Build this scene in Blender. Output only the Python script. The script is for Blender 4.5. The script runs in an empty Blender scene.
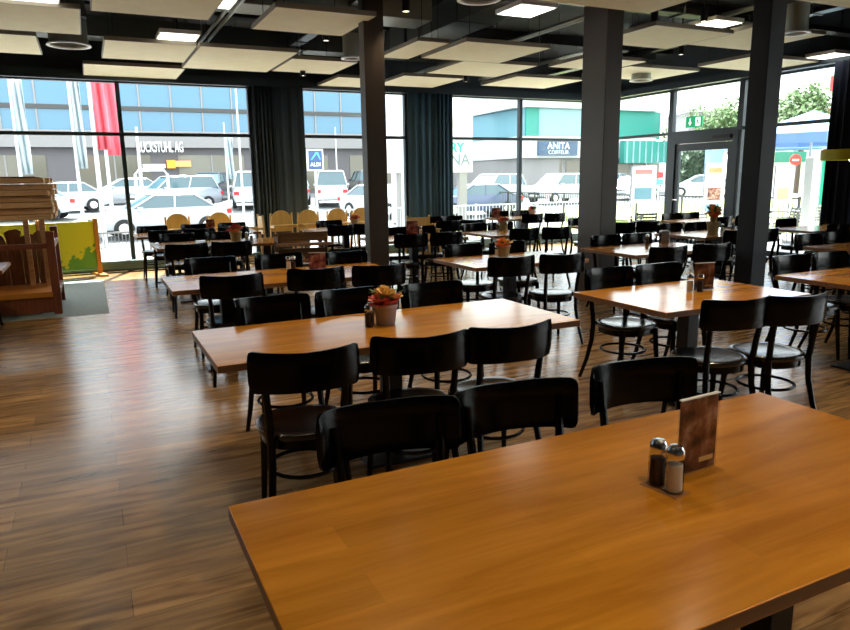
import bpy, bmesh, math, random
from mathutils import Vector, Matrix
random.seed(7)
PI = math.pi
scene = bpy.context.scene
col = scene.collection
R = math.radians

# ------------------------------------------------------------------ camera frame
F_PX, YAW, PITCH, ROLL, EYE = 682.7, R(25.83), R(11.33), R(0.89), 1.55
CF = Vector((math.sin(YAW)*math.cos(PITCH), math.cos(YAW)*math.cos(PITCH), -math.sin(PITCH)))
R0 = Vector((math.cos(YAW), -math.sin(YAW), 0)); U0 = R0.cross(CF)
CR = math.cos(ROLL)*R0 - math.sin(ROLL)*U0
CU = math.sin(ROLL)*R0 + math.cos(ROLL)*U0
def at(px, py, X=None, Y=None, Z=None, D=None):
    """a measured picture point -> a world point on a plane / at a depth"""
    d = (px-425)*CR - (py-315)*CU + F_PX*CF
    if X is not None: t = X/d.x
    elif Y is not None: t = Y/d.y
    elif Z is not None: t = (Z-EYE)/d.z
    else: t = D/F_PX
    return Vector((0, 0, EYE)) + d*t

# ------------------------------------------------------------------ materials
MAT = {}
def new_mat(name):
    m = bpy.data.materials.new(name); m.use_nodes = True
    MAT[name] = m
    return m, m.node_tree, m.node_tree.nodes['Principled BSDF']
def plain(name, c, rough=.5, metal=0, emit=0, coat=0, spec=None, noise=0, nscale=8):
    m, nt, b = new_mat(name)
    b.inputs['Base Color'].default_value = (*c, 1)
    b.inputs['Roughness'].default_value = rough
    b.inputs['Metallic'].default_value = metal
    if coat: b.inputs['Coat Weight'].default_value = coat; b.inputs['Coat Roughness'].default_value = .12
    if spec is not None: b.inputs['Specular IOR Level'].default_value = spec
    if emit:
        b.inputs['Emission Color'].default_value = (*c, 1); b.inputs['Emission Strength'].default_value = emit
    if noise:
        tc = nt.nodes.new('ShaderNodeTexCoord'); n = nt.nodes.new('ShaderNodeTexNoise'); n.inputs['Scale'].default_value = nscale
        n.inputs['Detail'].default_value = 5
        r = nt.nodes.new('ShaderNodeValToRGB')
        r.color_ramp.elements[0].position = .3; r.color_ramp.elements[1].position = .7
        r.color_ramp.elements[0].color = (*[v*(1-noise) for v in c], 1); r.color_ramp.elements[1].color = (*[min(1, v*(1+noise)) for v in c], 1)
        nt.links.new(tc.outputs['Object'], n.inputs['Vector']); nt.links.new(n.outputs['Fac'], r.inputs['Fac']); nt.links.new(r.outputs['Color'], b.inputs['Base Color'])
    return m
def wood(name, c1, c2, axis='X', rough=.3, scale=3, coat=.0, stretch=14, boards=0, bump=.0):
    m, nt, b = new_mat(name)
    L = nt.links
    tc = nt.nodes.new('ShaderNodeTexCoord'); mp = nt.nodes.new('ShaderNodeMapping')
    s = {'X': (1, stretch, stretch), 'Y': (stretch, 1, stretch), 'Z': (stretch, stretch, 1)}[axis]
    mp.inputs['Scale'].default_value = s
    L.new(tc.outputs['Object'], mp.inputs['Vector'])
    oi = nt.nodes.new('ShaderNodeObjectInfo')
    ml = nt.nodes.new('ShaderNodeMath'); ml.operation = 'MULTIPLY'; ml.inputs[1].default_value = 37
    L.new(oi.outputs['Random'], ml.inputs[0]); L.new(ml.outputs[0], mp.inputs['Location'])
    n = nt.nodes.new('ShaderNodeTexNoise'); n.inputs['Scale'].default_value = scale; n.inputs['Detail'].default_value = 7; n.inputs['Roughness'].default_value = .62
    n.inputs['Distortion'].default_value = .5
    L.new(mp.outputs['Vector'], n.inputs['Vector'])
    r = nt.nodes.new('ShaderNodeValToRGB')
    r.color_ramp.elements[0].position = .33; r.color_ramp.elements[1].position = .68
    r.color_ramp.elements[0].color = (*c1, 1); r.color_ramp.elements[1].color = (*c2, 1)
    L.new(n.outputs['Fac'], r.inputs['Fac'])
    out = r.outputs['Color']
    if boards:
        bt = nt.nodes.new('ShaderNodeTexBrick'); bt.offset = .43; bt.inputs['Scale'].default_value = 1
        bt.inputs['Brick Width'].default_value = boards*7; bt.inputs['Row Height'].default_value = boards
        bt.inputs['Mortar Size'].default_value = .0; bt.inputs['Color1'].default_value = (.82, .82, .82, 1); bt.inputs['Color2'].default_value = (1.12, 1.12, 1.12, 1)
        L.new(tc.outputs['Object'], bt.inputs['Vector'])
        mx = nt.nodes.new('ShaderNodeMixRGB'); mx.blend_type = 'MULTIPLY'; mx.inputs['Fac'].default_value = .8
        L.new(out, mx.inputs['Color1']); L.new(bt.outputs['Color'], mx.inputs['Color2']); out = mx.outputs['Color']
    L.new(out, b.inputs['Base Color'])
    b.inputs['Roughness'].default_value = rough
    if name == 'oak_top': b.inputs['Specular IOR Level'].default_value = .8
    return m

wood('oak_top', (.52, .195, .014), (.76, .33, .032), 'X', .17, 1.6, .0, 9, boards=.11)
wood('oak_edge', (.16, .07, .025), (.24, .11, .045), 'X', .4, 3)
plain('black_lacquer', (.0010, .0010, .0016), .2, spec=.22)
plain('black_seat', (.002, .0025, .005), .22, spec=.85)
plain('iron', (.012, .012, .014), .38, .3)
plain('steel_dark', (.05, .045, .04), .5)
plain('col_paint', (.060, .044, .032), .42, spec=.4, noise=.1, nscale=2)
plain('frame_paint', (.018, .032, .042), .4)
plain('wall_dark', (.05, .06, .07), .7)
plain('pier_paint', (.016, .026, .034), .6, noise=.12, nscale=1.5)
plain('curtain', (.032, .052, .076), .85)
plain('curtain_teal', (.040, .10, .165), .85)
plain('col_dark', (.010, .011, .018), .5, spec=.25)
plain('curtain_navy', (.016, .022, .045), .85)
plain('deck', (.018, .02, .022), .8, noise=.4, nscale=2)
plain('duct', (.34, .38, .35), .45, .1)
plain('duct_dark', (.075, .085, .085), .5, .1)
plain('raft', (.93, .87, .62), .8, noise=.03, nscale=5)
plain('raft_rim', (.30, .27, .20), .6)
plain('white_paint', (.82, .82, .82), .4)
plain('led', (1, .97, .9), .5, emit=2.2)
plain('spot_glow', (1, .9, .7), .5, emit=6)
plain('chrome', (.7, .7, .72), .2, 1)
plain('convector', (.10, .17, .17), .35, .2)
plain('yellow', (.85, .78, .02), .5)
plain('orange_wood', (.62, .24, .03), .45)
plain('mat_grey', (.22, .27, .26), .8, noise=.1, nscale=20)
wood('highchair_wood', (.62, .38, .10), (.78, .52, .18), 'Z', .35, 3)
wood('darkchair_wood', (.10, .05, .022), (.2, .11, .05), 'X', .35, 3)
wood('stall_wood', (.17, .045, .02), (.30, .09, .035), 'Z', .5, 3)
wood('stall_slab', (.18, .08, .04), (.38, .19, .10), 'Z', .6, 3)
wood('roof_board', (.62, .36, .16), (.90, .62, .33), 'X', .6, 4)
plain('tray_plastic', (.35, .16, .06), .15); plain('pot', (.42, .36, .40), .5); plain('pot_green', (.32, .30, .17), .5)
plain('petal_pink', (.80, .24, .20), .6); plain('petal_yellow', (.95, .66, .25), .6); plain('petal_red', (.60, .08, .08), .6)
plain('petal_orange', (.95, .40, .14), .6); plain('leaf', (.12, .22, .07), .6)
plain('pepper', (.05, .025, .018), .7, noise=.5, nscale=200); plain('salt', (.75, .68, .58), .8)
plain('exit_green', (.0, .35, .13), .4, emit=.6); plain('exit_white', (.9, .95, .9), .4, emit=1.0)
plain('asphalt', (.15, .155, .16), .85, noise=.1, nscale=1); plain('paving', (.42, .41, .40), .85, noise=.08, nscale=2)
plain('grass', (.30, .36, .10), .9, noise=.3, nscale=6)
plain('car_white', (.46, .49, .52), .25, coat=.5); plain('car_dark', (.02, .03, .05), .2, coat=.6); plain('car_silver', (.42, .45, .50), .25, .4, coat=.5)
plain('car_blue', (.06, .09, .16), .2, coat=.6)
plain('car_glass', (.05, .10, .12), .08, spec=.8); plain('tyre', (.015, .015, .015), .8); plain('tail_red', (.5, .02, .02), .3)
plain('bldg_grey', (.26, .25, .25), .8); plain('bldg_dark', (.12, .11, .115), .7); plain('bldg_white', (.52, .55, .56), .7)
plain('bldg_teal', (.02, .22, .19), .5); plain('glass_blue', (.045, .16, .26), .12, spec=.8); plain('glass_pale', (.16, .32, .38), .12, spec=.8)
plain('shop_glass', (.14, .13, .10), .12, spec=.6); plain('flag_red', (.75, .12, .16), .7); plain('flag_pale', (.40, .47, .50), .7); plain('pole_white', (.5, .53, .54), .4)
plain('sign_blue', (.03, .07, .20), .4); plain('sign_slate', (.05, .09, .16), .5); plain('sign_white', (.86, .88, .86), .5)
plain('text_green', (.02, .42, .28), .5); plain('text_grey', (.16, .20, .22), .5); plain('aldi_light', (.08, .42, .72), .5); plain('red', (.7, .03, .03), .5)
plain('orange', (.9, .38, .03), .5); plain('parasol_blue', (.18, .32, .58), .8); plain('awning_green', (.02, .16, .13), .7)
plain('banner_green', (.0, .42, .22), .6); plain('foliage', (.09, .16, .05), .8, noise=.4, nscale=3); plain('trunk', (.10, .07, .05), .9)
plain('hedge', (.05, .10, .05), .8, noise=.4, nscale=3); plain('outdoor_grey', (.18, .18, .18), .5); plain('cream_block', (.7, .65, .5), .8)
plain('fence_dark', (.05, .05, .05), .5); plain('yellow_shade', (.62, .56, .01), .6)

# floor: long oak planks
m, nt, b = new_mat('floor_oak'); L = nt.links
tc = nt.nodes.new('ShaderNodeTexCoord')
bt = nt.nodes.new('ShaderNodeTexBrick'); bt.offset = .37; bt.inputs['Scale'].default_value = 1
bt.inputs['Brick Width'].default_value = 1.25; bt.inputs['Row Height'].default_value = .19
bt.inputs['Mortar Size'].default_value = .0015; bt.inputs['Mortar'].default_value = (.3, .3, .3, 1)
bt.inputs['Color1'].default_value = (.70, .70, .70, 1); bt.inputs['Color2'].default_value = (1.15, 1.12, 1.1, 1)
L.new(tc.outputs['Object'], bt.inputs['Vector'])
mp = nt.nodes.new('ShaderNodeMapping'); mp.inputs['Scale'].default_value = (1.1, 9, 1); L.new(tc.outputs['Object'], mp.inputs['Vector'])
n = nt.nodes.new('ShaderNodeTexNoise'); n.inputs['Scale'].default_value = 2.2; n.inputs['Detail'].default_value = 8; n.inputs['Distortion'].default_value = .8
L.new(mp.outputs['Vector'], n.inputs['Vector'])
r = nt.nodes.new('ShaderNodeValToRGB'); r.color_ramp.elements[0].position = .32; r.color_ramp.elements[1].position = .7
r.color_ramp.elements[0].color = (.15, .078, .026, 1); r.color_ramp.elements[1].color = (.46, .28, .11, 1)
L.new(n.outputs['Fac'], r.inputs['Fac'])
mx = nt.nodes.new('ShaderNodeMixRGB'); mx.blend_type = 'MULTIPLY'; mx.inputs['Fac'].default_value = 1
L.new(r.outputs['Color'], mx.inputs['Color1']); L.new(bt.outputs['Color'], mx.inputs['Color2']); L.new(mx.outputs['Color'], b.inputs['Base Color'])
mp2 = nt.nodes.new('ShaderNodeMath'); mp2.operation = 'MULTIPLY_ADD'; mp2.inputs[1].default_value = .05; mp2.inputs[2].default_value = .22
L.new(n.outputs['Fac'], mp2.inputs[0]); L.new(mp2.outputs[0], b.inputs['Roughness'])
b.inputs['Specular IOR Level'].default_value = .68

# window glass: a thin pane, see-through with a fresnel reflection
def pane_mat(name, tint, base=.05):
    m = bpy.data.materials.new(name); m.use_nodes = True; nt = m.node_tree
    for x in list(nt.nodes): nt.nodes.remove(x)
    o = nt.nodes.new('ShaderNodeOutputMaterial'); mix = nt.nodes.new('ShaderNodeMixShader')
    t = nt.nodes.new('ShaderNodeBsdfTransparent'); t.inputs['Color'].default_value = (*tint, 1)
    g = nt.nodes.new('ShaderNodeBsdfGlossy'); g.inputs['Roughness'].default_value = .02
    lw = nt.nodes.new('ShaderNodeLayerWeight'); lw.inputs['Blend'].default_value = .12 if name == 'pane' else .04
    nt.links.new(lw.outputs['Fresnel'], mix.inputs['Fac']); nt.links.new(t.outputs[0], mix.inputs[1]); nt.links.new(g.outputs[0], mix.inputs[2])
    nt.links.new(mix.outputs[0], o.inputs['Surface']); MAT[name] = m
pane_mat('pane', (.93, .98, .985)); pane_mat('clear', (.9, .9, .9))

# printed menu card: blurred food photograph with a darker head and pale caption
def card_mat(name, a, b_, c_):
    m, nt, b = new_mat(name); L = nt.links
    tc = nt.nodes.new('ShaderNodeTexCoord'); n = nt.nodes.new('ShaderNodeTexNoise'); n.inputs['Scale'].default_value = 16; n.inputs['Detail'].default_value = 3
    L.new(tc.outputs['Object'], n.inputs['Vector'])
    r = nt.nodes.new('ShaderNodeValToRGB'); e = r.color_ramp.elements
    e[0].position = .35; e[0].color = (*a, 1); e[1].position = .66; e[1].color = (*c_, 1)
    k = e.new(.52); k.color = (*b_, 1)
    L.new(n.outputs['Fac'], r.inputs['Fac']); L.new(r.outputs['Color'], b.inputs['Base Color']); b.inputs['Roughness'].default_value = .35
card_mat('card_print', (.07, .025, .015), (.36, .14, .07), (.70, .42, .28))
card_mat('card_red', (.09, .015, .02), (.34, .10, .09), (.65, .38, .32))
# yellow play board with a green splash
m, nt, b = new_mat('play_board'); L = nt.links
tc = nt.nodes.new('ShaderNodeTexCoord'); n = nt.nodes.new('ShaderNodeTexNoise'); n.inputs['Scale'].default_value = 9; n.inputs['Detail'].default_value = 6
L.new(tc.outputs['Object'], n.inputs['Vector'])
sp = nt.nodes.new('ShaderNodeSeparateXYZ'); L.new(tc.outputs['Object'], sp.inputs[0])
ma = nt.nodes.new('ShaderNodeMath'); ma.operation = 'MULTIPLY_ADD'; ma.inputs[1].default_value = .50; ma.inputs[2].default_value = .42
L.new(sp.outputs['X'], ma.inputs[0])
mb = nt.nodes.new('ShaderNodeMath'); mb.operation = 'SUBTRACT'; L.new(ma.outputs[0], mb.inputs[0]); L.new(sp.outputs['Z'], mb.inputs[1])
mc = nt.nodes.new('ShaderNodeMath'); mc.operation = 'ADD'; L.new(mb.outputs[0], mc.inputs[0]); L.new(n.outputs['Fac'], mc.inputs[1])
r = nt.nodes.new('ShaderNodeValToRGB'); e = r.color_ramp.elements; e[0].position = .40; e[0].color = (.85, .78, .02, 1); e[1].position = .46; e[1].color = (.16, .42, .03, 1)
L.new(mc.outputs[0], r.inputs['Fac']); L.new(r.outputs['Color'], b.inputs['Base Color'])

# ------------------------------------------------------------------ mesh helpers
class MB:
    def __init__(s): s.bm = bmesh.new()
    def face(s, vs, mi=0):
        try: f = s.bm.faces.new(vs); f.material_index = mi; return f
        except ValueError: return None
    def box(s, x0, x1, y0, y1, z0, z1, mat=None, mi=0, side=None):
        c = [(x0,y0,z0),(x1,y0,z0),(x1,y1,z0),(x0,y1,z0),(x0,y0,z1),(x1,y0,z1),(x1,y1,z1),(x0,y1,z1)]
        v = [s.bm.verts.new((mat @ Vector(p)) if mat else p) for p in c]
        sd = mi if side is None else side
        for f, k in (((3,2,1,0), mi), ((4,5,6,7), mi), ((0,1,5,4), sd), ((1,2,6,5), sd), ((2,3,7,6), sd), ((3,0,4,7), sd)): s.face([v[i] for i in f], k)
        return s
    def prism(s, pts, z0, z1, mat=None, cap=True):
        a = [s.bm.verts.new((mat or Matrix()) @ Vector((x, y, z0))) for x, y in pts]; b = [s.bm.verts.new((mat or Matrix()) @ Vector((x, y, z1))) for x, y in pts]
        n = len(pts)
        for i in range(n): s.face([a[i], a[(i+1) % n], b[(i+1) % n], b[i]])
        if cap: s.face(a[::-1]); s.face(b)
        return s
    def rings(s, rs, cap=True, closed=False):
        vr = [[s.bm.verts.new(p) for p in r] for r in rs]; n = len(vr[0])
        seq = list(zip(vr, vr[1:])) + ([(vr[-1], vr[0])] if closed else [])
        for a, b in seq:
            for i in range(n): s.face([a[i], a[(i+1) % n], b[(i+1) % n], b[i]])
        if cap and not closed: s.face(vr[0][::-1]); s.face(vr[-1])
        return s
    def tube(s, path, rad, n=8, closed=False, flat=1.0):
        P = [Vector(p) for p in path]; k = len(P); rs = []
        for i, p in enumerate(P):
            if closed: t = P[(i+1) % k]-P[i-1]
            else: t = P[min(i+1, k-1)]-P[max(i-1, 0)]
            t.normalize(); up = Vector((0,0,1)) if abs(t.z) < .9 else Vector((0,1,0))
            a = t.cross(up).normalized(); b = a.cross(t)
            r_ = rad[i] if isinstance(rad, (list, tuple)) else rad
            rs.append([p + a*math.cos(2*PI*j/n)*r_ + b*math.sin(2*PI*j/n)*r_*flat for j in range(n)])
        return s.rings(rs, not closed, closed)
    def lathe(s, prof, n=16, c=(0,0,0)):
        rs = [[Vector((c[0]+r*math.cos(2*PI*j/n), c[1]+r*math.sin(2*PI*j/n), c[2]+z)) for j in range(n)] for r, z in prof]
        return s.rings(rs)
    def quad(s, a, b, c, d):
        s.face([s.bm.verts.new(p) for p in (a, b, c, d)]); return s
    def build(s, name, mat, parent=None, smooth=False, bevel=0, mat2=None, loc=None):
        bmesh.ops.recalc_face_normals(s.bm, faces=s.bm.faces)
        if bevel:
            es = [e for e in s.bm.edges if len(e.link_faces) == 2 and e.calc_face_angle(0) > .7]
            bmesh.ops.bevel(s.bm, geom=es, offset=bevel, segments=2, affect='EDGES', profile=.5)
        me = bpy.data.meshes.new(name); s.bm.to_mesh(me); s.bm.free()
        me.materials.append(MAT[mat])
        if mat2: me.materials.append(MAT[mat2])
        if smooth:
            for p in me.polygons: p.use_smooth = True
            try: me.set_sharp_from_angle(angle=R(38))
            except Exception: pass
        o = bpy.data.objects.new(name, me); col.objects.link(o)
        if parent: o.parent = parent
        if loc: o.location = loc
        return o
def tag(o, label=None, cat=None, group=None, kind=None):
    if label: o['label'] = label
    if cat: o['category'] = cat
    if group: o['group'] = group
    if kind: o['kind'] = kind
    return o
def thing(name, loc, rz=0, label=None, cat=None, group=None, kind=None):
    o = bpy.data.objects.new(name, None); col.objects.link(o); o.location = loc; o.rotation_euler = (0, 0, rz); o.empty_display_size = .1
    return tag(o, label, cat, group, kind)
def kids(o): return [c for c in bpy.data.objects if c.parent == o]
def dup(root, loc, rz, label, group=None, name=None):
    def cp(o, par):
        c = o.copy(); col.objects.link(c); c.parent = par
        for k in kids(o): cp(k, c)
        return c
    r_ = cp(root, None); r_.location = loc; r_.rotation_euler = (0, 0, rz); r_['label'] = label
    if group: r_['group'] = group
    return r_
def text(s_, size, mat, parent, name='lettering', loc=(0,0,0), rot=(PI/2,0,0), ext=.004, align='CENTER', bold=0):
    cu = bpy.data.curves.new(name, 'FONT'); cu.body = s_; cu.size = size; cu.extrude = ext; cu.align_x = align; cu.align_y = 'CENTER'; cu.offset = bold
    to = bpy.data.objects.new(name, cu); col.objects.link(to)
    dg = bpy.context.evaluated_depsgraph_get()
    me = bpy.data.meshes.new_from_object(to.evaluated_get(dg)); bpy.data.objects.remove(to); bpy.data.curves.remove(cu)
    me.materials.clear(); me.materials.append(MAT[mat])
    o = bpy.data.objects.new(name, me); col.objects.link(o); o.parent = parent; o.location = loc; o.rotation_euler = rot
    return o
def struct(name, mb, mat, **k): return tag(mb.build(name, mat, **k), kind='structure')

# ------------------------------------------------------------------ room shell
XL, XR, YB, YF, ZC = -6.1, 11.15, -5.0, 13.4, 4.15
struct('floor', MB().box(XL-.2, XR+.2, YB-.2, YF+.25, -.1, 0), 'floor_oak')
struct('ceiling', MB().box(XL-.2, XR+.3, YB-.2, YF+.3, ZC, ZC+.15), 'deck')
struct('wall_left', MB().box(XL-.2, XL, YB, YF+.25, 0, ZC), 'wall_dark')
struct('wall_back', MB().box(XL, XR, YB-.2, YB, 0, ZC), 'wall_dark')
w = MB()
w.box(XL, XR+.2, YF, YF+.25, 3.29, ZC)                                 # header over the glazing
w.box(XL, XR+.2, YF, YF+.25, 0, .12)
struct('wall_far', w, 'pier_paint')
p = MB().box(2.93, 3.84, YF-.02, YF+.25, .12, 3.29).box(6.16, 7.08, YF-.02, YF+.25, .12, 3.29)
struct('trim_1', p, 'pier_paint')
w = MB(); w.box(XR, XR+.22, YB, YF, 3.29, ZC); w.box(XR, XR+.22, 2.4, 7.25, 0, 3.29); w.box(XR, XR+.22, YB, -3.2, 0, 3.29)
w.box(XR, XR+.22, -3.2, 2.4, 0, .3); w.box(XR, XR+.22, 7.25, 9.38, 0, .08); w.box(XR, XR+.22, 11.12, YF, 0, .08)
struct('wall_right', w, 'pier_paint')
struct('trim_2', MB().box(XL, XR, YF-.10, YF-.001, 3.27, 3.42), 'frame_paint')     # curtain track box
struct('trim_3', MB().box(XR-.16, XR-.001, 5.6, YF-.1, 3.27, 3.40), 'frame_paint')

def window_y(name, x0, x1, muls, zb=.12, zt=3.29, tr=2.39):
    t = tag(thing(name, ((x0+x1)/2, YF+.1, 0)), kind='structure'); ox = (x0+x1)/2
    f = MB(); a, b = x0-ox, x1-ox; d = .05
    f.box(a, a+.05, -d, d, zb, zt); f.box(b-.05, b, -d, d, zb, zt); f.box(a+.05, b-.05, -d, d, zt-.04, zt); f.box(a+.05, b-.05, -d, d, zb, zb+.06)
    f.build('frame', 'frame_paint', t)
    xs = [a+.05] + [v-ox for v in muls] + [b-.05]
    for i in range(len(xs)-1):
        l = xs[i] + (.035 if i else 0); r_ = xs[i+1] - (.035 if i < len(xs)-2 else 0)
        MB().box(l, r_, -d, d, tr-.03, tr+.03).build('transom', 'frame_paint', t)
        MB().box(l, r_, -.004, .004, tr+.03, zt-.04).build('pane', 'pane', t)
        MB().box(l, r_, -.004, .004, zb+.06, tr-.03).build('pane', 'pane', t)
    for v in muls: MB().box(v-ox-.035, v-ox+.035, -.06, d, zb+.06, zt-.04).build('mullion', 'frame_paint', t)
    return t
window_y('window_1', XL, 2.93, [-3.85, -1.6, .65])
window_y('window_2', 3.84, 6.16, [])
window_y('window_3', 7.08, XR, [9.0])
def window_x(name, y0, y1, muls, zb, zt=3.29, tr=2.39, door=None):
    t = tag(thing(name, (XR+.1, (y0+y1)/2, 0)), kind='structure'); oy = (y0+y1)/2
    f = MB(); a, b = y0-oy, y1-oy; d = .05
    f.box(-d, d, a, a+.06, zb, zt); f.box(-d, d, b-.06, b, zb, zt); f.box(-d, d, a+.06, b-.06, zt-.05, zt)
    if not door: f.box(-d, d, a+.06, b-.06, zb, zb+.06)
    f.build('frame', 'frame_paint', t)
    ys = [a+.06] + [v-oy for v in muls] + [b-.06]
    for i in range(len(ys)-1):
        l = ys[i] + (.04 if i else 0); r_ = ys[i+1] - (.04 if i < len(ys)-2 else 0)
        MB().box(-d, d, l, r_, tr-.03, tr+.03).build('transom', 'frame_paint', t)
        MB().box(-.004, .004, l, r_, tr+.03, zt-.05).build('pane', 'pane', t)
        if not door: MB().box(-.004, .004, l, r_, zb+.06, tr-.03).build('pane', 'pane', t)
    for v in muls: MB().box(-.07, d, v-oy-.04, v-oy+.04, zb+.06, zt-.05).build('mullion', 'frame_paint', t)
    return t
window_x('window_4', 11.12, YF, [], .08)
window_x('window_5', 7.25, 9.38, [9.05], .08)
window_x('window_6', -3.2, 2.4, [-1.3, .55], .3)
dw = window_x('window_7', 9.38, 11.12, [], 2.3, door=True)
# glazed door leaf under its transom light
d = tag(thing('door_1', (XR+.1, 10.25, 0)), kind='structure')
f = MB(); f.box(-.06, .06, -.87, -.74, 0, 2.36); f.box(-.06, .06, .70, .87, 0, 2.36); f.box(-.06, .06, -.74, .70, 2.17, 2.36)
f.build('door_frame', 'frame_paint', d)
lf = MB(); lf.box(-.03, .03, -.73, -.62, .02, 2.16); lf.box(-.03, .03, .60, .69, .02, 2.16); lf.box(-.03, .03, -.62, .60, 2.02, 2.16); lf.box(-.03, .03, -.62, .60, .02, .20)
lf.build('door_leaf', 'frame_paint', d)
MB().box(-.004, .004, -.62, .60, .20, 2.02).build('pane', 'pane', d)
MB().tube([(-.03, .66, 1.02), (-.08, .66, 1.02), (-.08, .56, 1.02)], .011).build('door_handle', 'chrome', d)
MB().box(-.10, -.06, -.72, -.30, 2.22, 2.29).build('door_closer', 'iron', d)

# convector in front of the low glass
for (a, b) in ((-1.6, 2.9), (3.9, 6.1), (7.15, 10.9)):
    t = thing('convector_heater', ((a+b)/2, 13.22, 0), 0, {-1.6: 'low green grey floor convector under the leftmost large window', 3.9: 'low green grey convector under the middle window between the two dark piers', 7.15: 'low green grey convector under the window facing the hairdresser'}[a], 'heater', 'low convectors along the window wall')
    h = (b-a)/2
    MB().box(-h, h, -.07, .09, .05, .20).build('casing', 'convector', t, bevel=.008)
    g = MB()
    for i in range(3): g.box(-h+.03, h-.03, -.085+.0, -.07, .075+.036*i, .09+.036*i)
    g.build('grille', 'convector', t)
    g = MB()
    for s_ in (-1, 1): g.box(s_*(h-.3)-.03, s_*(h-.3)+.03, -.05, .07, 0, .05)
    g.build('feet', 'frame_paint', t)

# ------------------------------------------------------------------ curtains on the piers
def curtain(x0, x1, y, label, mat='curtain', along='X', n=11, amp=.032, zt=3.27, flat=False):
    mb = MB(); pts = []; N = n*8
    for i in range(N+1):
        u = i/N; a = amp*(.25 if flat else 1)*(math.sin(u*n*2*PI) + .4*math.sin(u*n*4.3*PI+1))
        q = x0+(x1-x0)*u
        pts.append((q, y+a) if along == 'X' else (y+a, q))
    front = [[Vector((px, py, z)) for (px, py) in pts] for z in (.06, 1.2, 2.3, zt)]
    vs = [[mb.bm.verts.new(p_) for p_ in r_] for r_ in front]
    for a, b in zip(vs, vs[1:]):
        for i in range(N): mb.face([a[i], a[i+1], b[i+1], b[i]])
    o = mb.build('curtain', mat, smooth=True)
    sm = o.modifiers.new('t', 'SOLIDIFY'); sm.thickness = .006
    return tag(o, label, 'curtain')
curtain(2.88, 3.30, 13.22, 'dark green grey pleated curtain at left of the pier beside the big left window', n=6)
curtain(3.32, 3.90, 13.27, 'smooth dark panel curtain on the pier left of the middle window', n=3, flat=True)
curtain(6.12, 6.62, 13.25, 'teal grey curtain with soft folds just right of the middle window', 'curtain_teal', n=3, amp=.03)
curtain(6.64, 7.12, 13.23, 'dark blue grey pleated curtain directly left of the green and grey pylon sign', 'curtain_teal', n=5)
curtain(5.7, 7.42, 10.93, 'black navy pleated curtain at the right edge by the terrace window', 'curtain_navy', 'Y', 15, .04)

# ------------------------------------------------------------------ pillars
def pillar(x, y, wx, wy, label, pm='col_paint'):
    t = thing('pillar', (x, y, 0), 0, label, 'pillar')
    MB().box(-wx/2, wx/2, -wy/2, wy/2, .0, ZC).build('shaft', pm, t, bevel=.006)
    MB().box(-wx/2-.012, wx/2+.012, -wy/2-.012, wy/2+.012, 0, .07).build('skirting', 'steel_dark', t)
pillar(3.11, 7.73, .245, .17, 'slim brown grey square pillar left of centre, behind the third long table')
pillar(5.80, 6.92, .245, .44, 'thickest dark grey brown pillar, right of centre before the hairdresser window')
pillar(6.27, 4.99, .215, .215, 'nearly black pillar at right, between the glazed door and the terrace window', 'col_dark')

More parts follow.
